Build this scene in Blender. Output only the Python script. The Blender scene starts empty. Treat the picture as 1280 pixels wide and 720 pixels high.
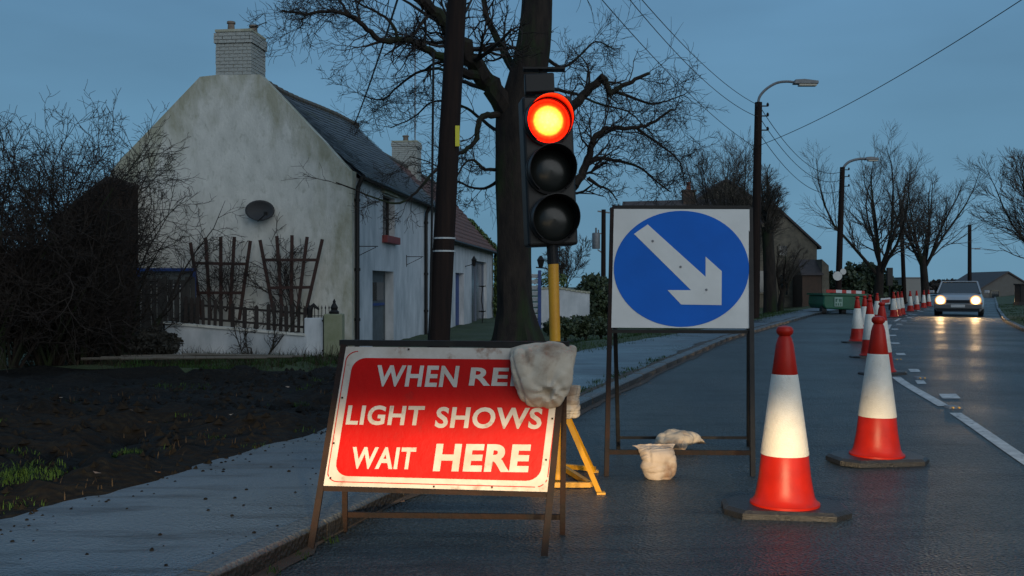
import bpy, math, random
import numpy as np
from mathutils import Vector, Matrix, noise as mnoise
R = math.radians
scn = bpy.context.scene
col = scn.collection
# ------------------------------------------------------------------ camera
CAM_H, FOC, HY = 1.23, 1200.0, 358.0
cam = bpy.data.objects.new('camera', bpy.data.cameras.new('camera'))
col.objects.link(cam)
cam.location = (0, 0, CAM_H)
cam.rotation_euler = (R(90) - math.atan(2 / FOC), 0, 0)
cam.data.sensor_width = 36
cam.data.lens = FOC / 1280 * 36
cam.data.clip_end = 3000
scn.camera = cam
# ------------------------------------------------------------------ sky: overcast dusk
w = bpy.data.worlds.new("World"); scn.world = w; w.use_nodes = True
nt = w.node_tree; nt.nodes.clear()
N = nt.nodes.new; L = nt.links.new
out = N('ShaderNodeOutputWorld'); bg = N('ShaderNodeBackground')
tc = N('ShaderNodeTexCoord'); sep = N('ShaderNodeSeparateXYZ')
L(tc.outputs['Generated'], sep.inputs[0])
ramp = N('ShaderNodeValToRGB'); cr = ramp.color_ramp
cr.elements[0].position = 0.0; cr.elements[0].color = (.142, .292, .415, 1)
cr.elements[1].position = 1.0; cr.elements[1].color = (.23, .35, .50, 1)
e = cr.elements.new(.12); e.color = (.126, .272, .408, 1)
e = cr.elements.new(.32); e.color = (.114, .25, .41, 1)
e = cr.elements.new(.6); e.color = (.17, .29, .45, 1)
L(sep.outputs['Z'], ramp.inputs[0])
nz = N('ShaderNodeTexNoise'); nz.inputs['Scale'].default_value = 2.2; nz.inputs['Detail'].default_value = 4
mp = N('ShaderNodeMapping'); mp.inputs['Scale'].default_value = (1, 1, 3.5)
L(tc.outputs['Generated'], mp.inputs[0]); L(mp.outputs[0], nz.inputs['Vector'])
mr = N('ShaderNodeMapRange'); mr.inputs[1].default_value = .3; mr.inputs[2].default_value = .7
mr.inputs[3].default_value = .86; mr.inputs[4].default_value = 1.12
L(nz.outputs[0], mr.inputs[0])
mul = N('ShaderNodeVectorMath'); mul.operation = 'SCALE'
L(ramp.outputs[0], mul.inputs[0]); L(mr.outputs[0], mul.inputs['Scale'])
L(mul.outputs[0], bg.inputs[0]); bg.inputs[1].default_value = 1.0
L(bg.outputs[0], out.inputs[0])
# the last glow of the sky behind the camera: one broad, weak sun
sun = bpy.data.objects.new('sun', bpy.data.lights.new('sun', 'SUN')); col.objects.link(sun)
sun.data.energy = 1.0; sun.data.angle = R(55); sun.data.color = (1, .98, .92)
sun.rotation_euler = (R(70), 0, R(27))
# ------------------------------------------------------------------ exposure
scn.view_settings.view_transform = 'Standard'
scn.view_settings.look = 'None'
scn.view_settings.exposure = 0
scn.render.engine = 'CYCLES'
rnd = random.Random(7)

# ------------------------------------------------------------------ measuring helpers
def G(x, y, z=0.0):                 # a ground point of height z
    D = (CAM_H - z) * FOC / (y - HY)
    return ((x - 640) / FOC * D, D, z)
def A(x, y, D):                     # a point at depth D
    return ((x - 640) / FOC * D, D, CAM_H - (y - HY) / FOC * D)
def smooth(v, a, b):
    t = min(1, max(0, (v - a) / (b - a))); return t * t * (3 - 2 * t)
def curve(pts, s0, s1):             # smooth X(D) through points, straight beyond them
    pts = sorted(pts, key=lambda p: p[1])
    Y = [p[1] for p in pts]; X = [p[0] for p in pts]
    Y = [-30] + Y + [600]; X = [X[0] - s0 * (Y[1] + 30)] + X + [X[-1] + s1 * (600 - Y[-2])]
    g = np.arange(-30, 600, .5)
    v = np.interp(g, Y, X)
    k = np.exp(-np.linspace(-2, 2, 13) ** 2); k /= k.sum()
    vp = np.concatenate([v[0] + (v[1] - v[0]) * np.arange(-6, 0), v, v[-1] + (v[-1] - v[-2]) * np.arange(1, 7)])
    v = np.convolve(vp, k, 'valid')
    return lambda d: float(np.interp(d, g, v))
kerbX = curve([G(280, 718, .1)[:2], G(390, 657, .1)[:2], G(470, 617, .1)[:2], G(720, 505, .1)[:2], G(830, 455, .1)[:2],
               G(910, 421, .1)[:2], G(1020, 391, .1)[:2]], .36, .5)
pavX = curve([G(0, 657, .1)[:2], G(130, 622, .1)[:2], G(290, 574, .1)[:2], G(400, 539, .1)[:2], G(720, 439, .1)[:2],
              G(940, 402, .1)[:2], G(1010, 386, .1)[:2]], .36, .5)
cenX = curve([G(1280, 583)[:2], G(1197, 520)[:2], G(1115, 475)[:2], G(1104, 440)[:2], G(1106, 421)[:2], G(1112, 407)[:2],
              G(1127, 398)[:2], G(1158, 385)[:2]], .24, .5)
rightX = curve([(cenX(5) + 4.6, 5), (cenX(20) + 4.2, 20), G(1280, 411, .1)[:2], G(1254, 398, .1)[:2], G(1246, 385, .1)[:2]], .24, .5)

# ------------------------------------------------------------------ mesh builder
class MB:
    def __init__(s): s.v = []; s.f = []; s.m = []; s.mi = 0
    def add(s, vs, fs):
        o = len(s.v); s.v.extend([tuple(v) for v in vs])
        for f in fs: s.f.append(tuple(i + o for i in f)); s.m.append(s.mi)
    def box(s, c, d, rot=None):
        x, y, z = d[0] / 2, d[1] / 2, d[2] / 2
        vs = [Vector((a * x, b * y, g * z)) for a in (-1, 1) for b in (-1, 1) for g in (-1, 1)]
        if rot is not None: vs = [rot @ v for v in vs]
        c = Vector(c)
        s.add([v + c for v in vs], [(0, 1, 3, 2), (4, 6, 7, 5), (0, 4, 5, 1), (2, 3, 7, 6), (0, 2, 6, 4), (1, 5, 7, 3)])
    def bar(s, p, q, wd, th, side=(0, 1, 0)):     # rectangular bar from p to q
        p, q = Vector(p), Vector(q); d = (q - p).normalized()
        a = d.cross(Vector(side))
        if a.length < 1e-4: a = d.cross(Vector((1, 0, 0)))
        a.normalize(); b = d.cross(a).normalized()
        vs = []
        for e in (p, q):
            for i, j in ((-1, -1), (1, -1), (1, 1), (-1, 1)): vs.append(e + a * (i * wd / 2) + b * (j * th / 2))
        s.add(vs, [(3, 2, 1, 0), (4, 5, 6, 7), (0, 1, 5, 4), (1, 2, 6, 5), (2, 3, 7, 6), (3, 0, 4, 7)])
    def tube(s, pts, rad, n=8, cap=True):
        pts = [Vector(p) for p in pts]; K = len(pts)
        if not isinstance(rad, (list, tuple)): rad = [rad] * K
        base = len(s.v); prev = None
        for i, p in enumerate(pts):
            d = (pts[min(i + 1, K - 1)] - pts[max(i - 1, 0)])
            if d.length < 1e-9: d = Vector((0, 0, 1))
            d.normalize()
            if prev is None:
                a = d.cross(Vector((0, 0, 1)) if abs(d.z) < .9 else Vector((1, 0, 0)))
            else: a = prev - d * prev.dot(d)
            if a.length < 1e-6: a = d.orthogonal()
            a.normalize(); prev = a; b = d.cross(a)
            for k in range(n):
                t = 2 * math.pi * k / n
                q = p + (a * math.cos(t) + b * math.sin(t)) * rad[i]
                s.v.append((q.x, q.y, q.z))
        for i in range(K - 1):
            for k in range(n):
                a0 = base + i * n + k; a1 = base + i * n + (k + 1) % n
                s.f.append((a0, a1, a1 + n, a0 + n)); s.m.append(s.mi)
        if cap:
            s.f.append(tuple(base + k for k in range(n - 1, -1, -1))); s.m.append(s.mi)
            s.f.append(tuple(base + (K - 1) * n + k for k in range(n))); s.m.append(s.mi)
    def lathe(s, prof, n=32, c=(0, 0, 0), caps=True):   # prof: (r, z)
        base = len(s.v)
        for r, z in prof:
            for k in range(n):
                t = 2 * math.pi * k / n; s.v.append((c[0] + r * math.cos(t), c[1] + r * math.sin(t), c[2] + z))
        for i in range(len(prof) - 1):
            for k in range(n):
                a0 = base + i * n + k; a1 = base + i * n + (k + 1) % n
                s.f.append((a0, a1, a1 + n, a0 + n)); s.m.append(s.mi)
        if caps:
            s.f.append(tuple(base + k for k in range(n - 1, -1, -1))); s.m.append(s.mi)
            s.f.append(tuple(base + (len(prof) - 1) * n + k for k in range(n))); s.m.append(s.mi)
    def prism(s, poly, d):              # poly: 3-D points in a plane, d: thickness vector
        n = len(poly); d = Vector(d)
        vs = [Vector(p) for p in poly] + [Vector(p) + d for p in poly]
        s.add(vs, [tuple(range(n)), tuple(range(2 * n - 1, n - 1, -1))] + [(i, i + n, (i + 1) % n + n, (i + 1) % n) for i in range(n)])
    def build(s, name, mat, parent=None, smooth=False, kind=None, loc=None):
        me = bpy.data.meshes.new(name); me.from_pydata(s.v, [], s.f)
        mats = mat if isinstance(mat, (list, tuple)) else [mat]
        for m in mats: me.materials.append(m)
        if len(mats) > 1: me.polygons.foreach_set('material_index', s.m)
        me.validate(); me.update()
        import bmesh
        bm = bmesh.new(); bm.from_mesh(me)
        if len(s.f) < 60000: bmesh.ops.recalc_face_normals(bm, faces=bm.faces)
        bm.to_mesh(me); bm.free()
        if smooth:
            me.polygons.foreach_set('use_smooth', [True] * len(me.polygons))
            try: me.set_sharp_from_angle(angle=R(38))
            except Exception: pass
        o = bpy.data.objects.new(name, me); col.objects.link(o)
        if parent: o.parent = parent
        if kind: o['kind'] = kind
        if loc: o.location = loc
        return o
def bevel(o, wd=.01, seg=2):
    m = o.modifiers.new('bevel', 'BEVEL'); m.width = wd; m.segments = seg; m.limit_method = 'ANGLE'; m.angle_limit = R(35)
    return o
def tag(o, label, cat, group=None):
    o['label'] = label; o['category'] = cat
    if group: o['group'] = group
    return o
def thing(name, label, cat, loc=(0, 0, 0), rz=0, group=None):
    o = bpy.data.objects.new(name, None); col.objects.link(o); o.empty_display_size = .1
    o.location = loc; o.rotation_euler = (0, 0, rz); return tag(o, label, cat, group)
def copy_tree(o, parent=None):
    c = o.copy(); col.objects.link(c); c.parent = parent
    for ch in [x for x in list(col.objects) if x.parent == o]: copy_tree(ch, c)
    return c
def piece(src, name, parent, loc, rot=(0, 0, 0), sc=(1, 1, 1), mat=None):   # a copy that shares the source mesh
    o = bpy.data.objects.new(name, src.data if hasattr(src, 'data') else src); col.objects.link(o)
    o.parent = parent; o.location = loc; o.rotation_euler = rot; o.scale = sc
    return o

# ------------------------------------------------------------------ materials
def M(name, c, rough=.7, c2=None, scale=4, detail=6, bump=0, bscale=30, metal=0, spec=.5, contrast=(.35, .65), c3=None, s3=1, t3=(.55, .7), stretch=(1, 1, 1), rvar=None, coat=0, wear=None):
    m = bpy.data.materials.new(name); m.use_nodes = True
    nt = m.node_tree; b = nt.nodes['Principled BSDF']; N = nt.nodes.new; L = nt.links.new
    b.inputs['Roughness'].default_value = rough; b.inputs['Metallic'].default_value = metal
    b.inputs['Specular IOR Level'].default_value = spec; b.inputs['Coat Weight'].default_value = coat
    b.inputs['Base Color'].default_value = (*c, 1)
    tc = N('ShaderNodeTexCoord'); mp = N('ShaderNodeMapping'); mp.inputs['Scale'].default_value = stretch
    L(tc.outputs['Object'], mp.inputs[0])
    def noise(sc, det=6):
        n = N('ShaderNodeTexNoise'); n.inputs['Scale'].default_value = sc; n.inputs['Detail'].default_value = det
        n.inputs['Roughness'].default_value = .62; L(mp.outputs[0], n.inputs['Vector']); return n
    last = None
    if c2:
        n = noise(scale, detail); r = N('ShaderNodeValToRGB')
        r.color_ramp.elements[0].position = contrast[0]; r.color_ramp.elements[0].color = (*c, 1)
        r.color_ramp.elements[1].position = contrast[1]; r.color_ramp.elements[1].color = (*c2, 1)
        L(n.outputs[0], r.inputs[0]); last = r.outputs[0]
    if c3:
        n = noise(s3, 8); r = N('ShaderNodeMapRange'); r.inputs[1].default_value = t3[0]; r.inputs[2].default_value = t3[1]
        L(n.outputs[0], r.inputs[0]); mx = N('ShaderNodeMix'); mx.data_type = 'RGBA'
        L(r.outputs[0], mx.inputs[0])
        if last: L(last, mx.inputs[6])
        else: mx.inputs[6].default_value = (*c, 1)
        mx.inputs[7].default_value = (*c3, 1); last = mx.outputs[2]
    if last: L(last, b.inputs['Base Color'])
    if rvar:
        n = noise(rvar[0], 5); r = N('ShaderNodeMapRange'); r.inputs[1].default_value = .35; r.inputs[2].default_value = .65
        r.inputs[3].default_value = rvar[1]; r.inputs[4].default_value = rvar[2]
        L(n.outputs[0], r.inputs[0]); L(r.outputs[0], b.inputs['Roughness'])
    if bump:
        n = noise(bscale, 8); bp = N('ShaderNodeBump'); bp.inputs['Strength'].default_value = bump; bp.inputs['Distance'].default_value = .02
        L(n.outputs[0], bp.inputs['Height']); L(bp.outputs[0], b.inputs['Normal'])
    return m
def ME(name, c, strength):
    m = bpy.data.materials.new(name); m.use_nodes = True; b = m.node_tree.nodes['Principled BSDF']
    b.inputs['Base Color'].default_value = (.3, .3, .3, 1)
    b.inputs['Emission Color'].default_value = (*c, 1); b.inputs['Emission Strength'].default_value = strength; return m
def MG(name, c, rough=.08):
    m = M(name, c, rough, spec=.8); return m
mt = {}
mt['render'] = M('old_white_render', (.64, .63, .58), .9, (.46, .46, .42), 2.2, 15, .6, 12, contrast=(.30, .74), c3=(.36, .36, .31), s3=4.5, t3=(.54, .75), stretch=(1.6, 1.6, .9), spec=.15)
_m = bpy.data.materials['old_white_render']; _n = _m.node_tree; _b = _n.nodes['Principled BSDF']; _N = _n.nodes.new; _L = _n.links.new
_tc = _N('ShaderNodeTexCoord'); _s = _N('ShaderNodeSeparateXYZ'); _L(_tc.outputs['Object'], _s.inputs[0])
def _mth(op, a, b=None, c=None):
    q = _N('ShaderNodeMath'); q.operation = op
    for i_, v_ in enumerate((a, b, c)):
        if v_ is None: continue
        if isinstance(v_, (int, float)): q.inputs[i_].default_value = v_
        else: _L(v_, q.inputs[i_])
    return q.outputs[0]
_ax = _mth('ABSOLUTE', _mth('ADD', _s.outputs['X'], 2.87))
_rake = _mth('SUBTRACT', _mth('SUBTRACT', 6.95, _mth('MULTIPLY', _ax, 1.09)), _s.outputs['Z'])      # height below the coping line
_dm = _mth('MINIMUM', _rake, _mth('MULTIPLY', _s.outputs['X'], -1.1))
_nn = _N('ShaderNodeTexNoise'); _nn.inputs['Scale'].default_value = 1.5; _nn.inputs['Detail'].default_value = 10; _nn.inputs['Roughness'].default_value = .65
_mp = _N('ShaderNodeMapping'); _mp.inputs['Scale'].default_value = (1.5, 1.5, .55); _L(_tc.outputs['Object'], _mp.inputs[0]); _L(_mp.outputs[0], _nn.inputs['Vector'])
_v = _mth('ADD', _mth('MULTIPLY', _dm, -.42), _mth('MULTIPLY', _nn.outputs[0], 2.4))
_r = _N('ShaderNodeMapRange'); _r.inputs[1].default_value = .72; _r.inputs[2].default_value = 1.35; _r.inputs[4].default_value = .62; _L(_v, _r.inputs[0])
_x = _N('ShaderNodeMix'); _x.data_type = 'RGBA'; _L(_r.outputs[0], _x.inputs[0]); _L(_b.inputs['Base Color'].links[0].from_socket, _x.inputs[6]); _x.inputs[7].default_value = (.20, .195, .10, 1); _L(_x.outputs[2], _b.inputs['Base Color'])
mt['white'] = M('white_wall_paint', (.56, .58, .60), .8, (.35, .38, .4), 1.4, 8, .25, 18, stretch=(1.5, 1.5, .6))
mt['slate'] = M('slate_roof', (.045, .055, .065), .6, (.085, .095, .10), 5, 8, .4, 20, c3=(.06, .065, .03), s3=1.2)
mt['ridge'] = M('ridge_tile_clay', (.07, .06, .055), .8, (.10, .09, .06), 6)
mt['pantile'] = M('red_pantile', (.13, .06, .045), .75, (.07, .04, .035), 3, 8, .3, 20)
mt['brick_paint'] = M('painted_brick', (.42, .43, .41), .85, (.28, .29, .26), 7, 8, .4, 30, c3=(.12, .11, .09), s3=2.2, t3=(.55, .68))
mt['mortar'] = M('painted_mortar', (.34, .34, .31), .9, (.22, .22, .19), 5)
mt['clay'] = M('chimney_pot_clay', (.22, .16, .12), .8, (.12, .10, .08), 8)
mt['black'] = M('black_painted_iron', (.009, .009, .010), .5, (.016, .015, .014), 12, bump=.1, spec=.2)
mt['rust'] = M('rusty_angle_iron', (.012, .010, .010), .7, (.026, .013, .009), 9, 8, .3, 60, spec=.15, c3=(.015, .015, .016), s3=4)
mt['darkwood'] = M('dark_stained_wood', (.014, .011, .010), .85, (.028, .019, .015), 6, bump=.2)
mt['fanwood'] = M('reddish_trellis_wood', (.05, .02, .014), .8, (.028, .014, .011), 8)  # reddish base colour shared by the slats of both trellises
mt['shedwood'] = M('brown_shed_boards', (.030, .020, .015), .9, (.048, .032, .024), 4, bump=.2, spec=.1)
mt['blue'] = M('blue_paint', (.02, .06, .22), .5, (.015, .04, .15), 6)
mt['redsill'] = M('red_sill_paint', (.22, .035, .03), .6, (.16, .03, .03), 5)
mt['glass'] = MG('dark_window_glass', (.02, .028, .034))
mt['grey_door'] = M('grey_door_paint', (.10, .12, .13), .6, (.07, .085, .09), 5)
mt['bark'] = M('wet_dark_bark', (.014, .011, .010), .85, (.03, .023, .018), 4, 9, .8, 14, spec=.2, c3=(.02, .032, .012), s3=.9, t3=(.5, .65), stretch=(2, 2, .6))
mt['twig'] = M('dark_twigs', (.026, .021, .019), .85, (.034, .028, .024), 2, spec=.15)
mt['fartwig'] = M('haze_lightened_twigs', (.055, .048, .042), .9, (.07, .06, .05), 2, spec=.1)  # far twigs made lighter in colour to stand in for distance haze
mt['pole'] = M('creosoted_pole_wood', (.014, .010, .009), .8, (.024, .015, .012), 6, 8, .5, 20, stretch=(3, 3, .2), spec=.12)
mt['galv'] = M('grey_metal', (.16, .17, .18), .5, (.11, .12, .13), 8)
mt['leaf'] = M('dark_hedge_leaf', (.022, .036, .018), .6, (.045, .065, .025), 1.5)
mt['ivy'] = M('ivy_leaf', (.05, .08, .02), .5, (.09, .13, .03), 4)
mt['grassblade'] = M('grass_blade', (.013, .034, .007), .8, (.028, .060, .012), 3, spec=.15)
mt['deadstalk'] = M('dead_stalk', (.05, .038, .026), .9, (.022, .017, .013), 3, spec=.1)
mt['cone_red'] = M('traffic_cone_red', (.42, .012, .003), .4, (.34, .010, .003), 9, 5, .05, 40, c3=(.18, .02, .015), s3=5, t3=(.6, .78), spec=.25)
mt['cone_red_b'] = M('traffic_cone_red_dirty', (.46, .022, .014), .5, (.36, .02, .014), 7, 5, .05, 40, c3=(.1, .03, .025), s3=4, t3=(.58, .75))
mt['sleeve'] = M('reflective_sleeve', (.78, .75, .68), .4, (.64, .60, .52), 5, 8, .35, 160, c3=(.3, .27, .23), s3=7, t3=(.6, .8))
mt['rubber'] = M('black_recycled_rubber', (.010, .010, .010), .38, (.022, .021, .02), 14, 8, .5, 60)
mt['sign_red'] = M('sign_red_sheeting', (.44, .003, .002), .5, spec=.12, c2=(.35, .003, .002), scale=3, detail=9, bump=.3, bscale=7, c3=(.22, .015, .012), s3=6, t3=(.6, .8))
mt['sign_white'] = M('sign_white_sheeting', (.50, .47, .43), .5, (.38, .33, .28), 6, 9, .2, 9, c3=(.20, .11, .07), s3=9, t3=(.58, .72), spec=.2)
mt['sign_blue'] = M('sign_blue_sheeting', (.002, .105, .47), .5, (.002, .092, .41), 3, spec=.12)
mt['plate_white'] = M('grey_white_plate', (.56, .56, .54), .5, (.48, .48, .46), 3, 8, c3=(.2, .18, .15), s3=9, t3=(.66, .76))
mt['yellow'] = M('yellow_pole_paint', (.62, .30, .01), .45, (.5, .22, .01), 8, 7, .1, 40, c3=(.12, .06, .02), s3=9, t3=(.62, .72))
mt['sack'] = M('woven_sand_sack', (.50, .43, .34), .9, (.36, .29, .22), 6, 9, .15, 120, c3=(.16, .085, .05), s3=4.5, t3=(.52, .70), spec=.1)
mt['signal'] = M('signal_black_plastic', (.007, .007, .008), .45, (.011, .010, .010), 20, spec=.3)
mt['lens_dark'] = M('unlit_signal_lens', (.012, .014, .013), .25, spec=.35)
mt['stone'] = M('grey_brown_stone', (.10, .088, .068), .9, (.18, .155, .115), 3, 8, .5, 8)
mt['darkroof'] = M('dark_tiled_roof', (.035, .03, .03), .7, (.06, .045, .042), 3, 6, .3, 10)
mt['brickfar'] = M('brown_brick_far', (.085, .052, .038), .9, (.055, .04, .03), 4)
mt['pebbledash'] = M('grey_brown_render', (.13, .125, .115), .9, (.11, .10, .09), 2)
mt['green'] = M('green_trailer_paint', (.012, .12, .06), .5, (.01, .08, .045), 2)
mt['tyre'] = M('tyre_rubber', (.012, .012, .012), .8)
mt['carpaint'] = M('silver_car_paint', (.30, .32, .34), .3, metal=.3, coat=.4)
mt['carblack'] = M('car_black_trim', (.012, .012, .014), .4)
mt['bumper'] = M('grey_bumper', (.12, .12, .12), .5)
mt['markings'] = M('worn_road_paint', (.50, .51, .50), .6, (.30, .31, .31), 9, 8, .2, 60, c3=(.07, .075, .08), s3=16, t3=(.56, .68))
mt['white_plain'] = M('white_plastic', (.6, .6, .6), .5)
mt['orange'] = M('amber_plastic', (.5, .16, .02), .5)

def ground_mat(name, c, c2, c3, rough, rv, bumpv, fine=90, big=.35, patches=None, spec=.5, stain=None):
    m = M(name, c, rough, c2, big, 9, 0, c3=c3, s3=fine, t3=(.45, .75), spec=spec)
    nt = m.node_tree; b = nt.nodes['Principled BSDF']; N = nt.nodes.new; L = nt.links.new
    tc = N('ShaderNodeTexCoord')
    n = N('ShaderNodeTexNoise'); n.inputs['Scale'].default_value = .45; n.inputs['Detail'].default_value = 7; L(tc.outputs['Object'], n.inputs['Vector'])
    r = N('ShaderNodeMapRange'); r.inputs[1].default_value = .38; r.inputs[2].default_value = .62; r.inputs[3].default_value = rv[0]; r.inputs[4].default_value = rv[1]
    L(n.outputs[0], r.inputs[0]); L(r.outputs[0], b.inputs['Roughness'])
    if stain:      # mud washed across the surface in long thin tongues
        mp_ = N('ShaderNodeMapping'); mp_.inputs['Scale'].default_value = (1.1, 5.5, 1); mp_.inputs['Rotation'].default_value = (0, 0, R(-8)); L(tc.outputs['Object'], mp_.inputs[0])
        ns = N('ShaderNodeTexNoise'); ns.inputs['Scale'].default_value = .8; ns.inputs['Detail'].default_value = 9; ns.inputs['Roughness'].default_value = .68; L(mp_.outputs[0], ns.inputs['Vector'])
        rs_ = N('ShaderNodeMapRange'); rs_.inputs[1].default_value = .49; rs_.inputs[2].default_value = .64; rs_.inputs[4].default_value = .85; L(ns.outputs[0], rs_.inputs[0])
        old = b.inputs['Base Color'].links[0].from_socket; mx = N('ShaderNodeMix'); mx.data_type = 'RGBA'; L(rs_.outputs[0], mx.inputs[0]); L(old, mx.inputs[6]); mx.inputs[7].default_value = (*stain, 1); L(mx.outputs[2], b.inputs['Base Color'])
    v = N('ShaderNodeTexVoronoi'); v.inputs['Scale'].default_value = fine * 1.1; L(tc.outputs['Object'], v.inputs['Vector'])
    n2 = N('ShaderNodeTexNoise'); n2.inputs['Scale'].default_value = fine * .35; n2.inputs['Detail'].default_value = 8; L(tc.outputs['Object'], n2.inputs['Vector'])
    ad = N('ShaderNodeMath'); ad.operation = 'ADD'; L(v.outputs['Distance'], ad.inputs[0]); L(n2.outputs[0], ad.inputs[1])
    bp = N('ShaderNodeBump'); bp.inputs['Strength'].default_value = bumpv; bp.inputs['Distance'].default_value = .02
    L(ad.outputs[0], bp.inputs['Height']); L(bp.outputs[0], b.inputs['Normal'])
    return m
mt['asphalt'] = ground_mat('wet_asphalt', (.013, .021, .023), (.028, .040, .043), (.095, .11, .115), .35, (.30, .46), 1.0, 55, stain=(.007, .010, .012))
mt['pavement'] = ground_mat('wet_footpath_tarmac', (.058, .080, .098), (.095, .125, .15), (.09, .115, .14), .4, (.22, .5), .2, 60, .7, stain=(.026, .026, .026))
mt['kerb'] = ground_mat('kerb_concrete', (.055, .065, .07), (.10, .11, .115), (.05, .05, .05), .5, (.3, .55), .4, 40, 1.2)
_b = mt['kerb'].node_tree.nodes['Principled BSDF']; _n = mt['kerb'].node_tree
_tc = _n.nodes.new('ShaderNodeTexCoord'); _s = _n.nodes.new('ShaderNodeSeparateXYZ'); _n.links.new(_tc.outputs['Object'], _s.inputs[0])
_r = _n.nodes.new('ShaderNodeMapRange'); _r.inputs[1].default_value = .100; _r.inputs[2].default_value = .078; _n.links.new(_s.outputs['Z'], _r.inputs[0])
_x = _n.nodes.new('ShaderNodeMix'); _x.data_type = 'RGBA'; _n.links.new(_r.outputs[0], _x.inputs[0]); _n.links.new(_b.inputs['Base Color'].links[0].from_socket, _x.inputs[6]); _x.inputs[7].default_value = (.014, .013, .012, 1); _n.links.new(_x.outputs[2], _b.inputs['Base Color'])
mt['mud'] = M('gutter_mud', (.030, .022, .016), .7, (.05, .036, .025), 6, 9, .6, 40)
mt['soil'] = ground_mat('dark_wet_soil', (.003, .0028, .0025), (.009, .008, .007), (.014, .013, .010), .9, (.8, .98), 1.0, 14, .9, spec=.12)
mt['grass'] = ground_mat('short_verge_grass', (.020, .036, .012), (.04, .062, .018), (.05, .07, .02), .9, (.75, .95), 1.0, 30, .8)
mt['field'] = ground_mat('far_field', (.03, .042, .02), (.045, .05, .028), (.04, .05, .02), .9, (.8, .95), .5, 6, .05)

# ------------------------------------------------------------------ ground
def sheet(name, rows, mat, kind='structure', label=None):
    mb = MB(); n = len(rows[0])
    for r in rows: mb.v.extend(r)
    for i in range(len(rows) - 1):
        for j in range(n - 1):
            a = i * n + j; mb.f.append((a, a + 1, a + n + 1, a + n)); mb.m.append(0)
    me = bpy.data.meshes.new(name); me.from_pydata(mb.v, [], mb.f); me.materials.append(mat); me.update()
    me.polygons.foreach_set('use_smooth', [True] * len(me.polygons))
    o = bpy.data.objects.new(name, me); col.objects.link(o); o['kind'] = kind
    if label: o['label'] = label
    return o
Ds = [-20, -10, -4, 0] + [2 + .5 * i for i in range(40)] + [23 + i for i in range(40)] + [65, 70, 75, 80, 90, 100, 120, 150, 200, 280, 400]
sheet('terrain', [[(x, y, -.62) for x in (-1500, -300, 0, 300, 1500)] for y in (-300, 0, 300, 2200)], mt['field'])
sheet('road', [[(kerbX(d) * (1 - t) + (rightX(d) + .02) * t, d, 0.03 * math.sin(math.pi * t)) for t in [i / 8 for i in range(9)]] for d in Ds], mt['asphalt'])
def land_h(x, d):
    t = pavX(d) - x
    h = .09 - .42 * smooth(d, 7, 19) * smooth(t, 0, 4) + .25 * smooth(d, 45, 70) * smooth(t, 0, 3) - .3 * smooth(t, 14, 40)
    amp = (.05 * (1 - smooth(d, 16, 24)) + .02) * min(1, max(0, t) * 2.2)
    p = Vector((x, d, 0))
    return h + amp * (2.2 * mnoise.fractal(p * .8, 1, 2, 4) + 1.2 * mnoise.fractal(p * 3.1, 1, 2, 4) + .7 * abs(mnoise.noise(p * 9)))
sheet('pavement', [[(kerbX(d) - .13 - (kerbX(d) - .13 - pavX(d) + .25) * t, d, .096 - (.02 if t == 1 else 0)) for t in (0, .3, .6, .9, 1)] for d in Ds], mt['pavement'])
# left land as two sheets: turned dark soil beside the path, grass farther on
ts = [0, .04, .08, .13, .19, .26, .34, .43, .53, .64, .76, .9, 1.05, 1.2] + [1.35 + .16 * i for i in range(40)] + [8, 8.7, 9.5, 10.5, 12, 14, 17, 21, 27, 36, 50, 70]
dS = [-12, -6, -2, 0, 1, 2, 2.5] + [3 + .09 * i for i in range(90)] + [11.1 + .18 * i for i in range(33)]
def land(name, drange, mat):
    rows = []
    for d in drange:
        wob = .09 * mnoise.noise(Vector((d * 1.7, 3, 0))) + .05 * mnoise.noise(Vector((d * 6, 9, 0)))
        rows.append([(pavX(d) + wob * (1 if t < 3 else 0) - t, d, (land_h(pavX(d) - t, d) if t > 0 else .05)) for t in ts])
    return sheet(name, rows, mat)
land('soil_bank', dS, mt['soil'])
land('grass_verge', [dS[-1] + .02] + [17 + .35 * i for i in range(60)] + [38.5 + i for i in range(30)] + [70, 75, 80, 90, 110, 140, 190, 260, 400], mt['grass'])
def bank_h(t, d): return .10 + .32 * smooth(t, .1, 3.5) + .04 * mnoise.noise(Vector((t, d * .5, 0)))
sheet('grass_bank', [[(rightX(d) + .14 + t, d, bank_h(t, d)) for t in (0, .3, .7, 1.2, 2, 3, 4.5, 7, 12, 25, 60, 200)] for d in Ds], mt['grass'])
# kerbs: single stones
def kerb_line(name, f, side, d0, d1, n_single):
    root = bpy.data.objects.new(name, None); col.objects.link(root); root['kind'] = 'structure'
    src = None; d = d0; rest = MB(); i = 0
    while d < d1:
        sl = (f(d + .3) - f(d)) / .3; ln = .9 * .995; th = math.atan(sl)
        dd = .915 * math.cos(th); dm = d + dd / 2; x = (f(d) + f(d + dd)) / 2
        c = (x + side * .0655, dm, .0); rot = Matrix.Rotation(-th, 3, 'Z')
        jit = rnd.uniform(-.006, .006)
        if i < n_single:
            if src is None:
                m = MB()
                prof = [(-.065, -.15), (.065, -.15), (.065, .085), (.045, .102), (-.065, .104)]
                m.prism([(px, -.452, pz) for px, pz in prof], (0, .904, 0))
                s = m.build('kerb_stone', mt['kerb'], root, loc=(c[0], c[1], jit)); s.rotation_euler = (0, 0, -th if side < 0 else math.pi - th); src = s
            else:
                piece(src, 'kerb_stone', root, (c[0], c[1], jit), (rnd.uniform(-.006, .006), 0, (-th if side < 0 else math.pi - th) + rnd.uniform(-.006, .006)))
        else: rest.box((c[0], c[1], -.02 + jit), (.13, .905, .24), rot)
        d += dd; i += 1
    if rest.v: rest.build('kerb_stone', mt['kerb'], root, kind='stuff')
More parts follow.
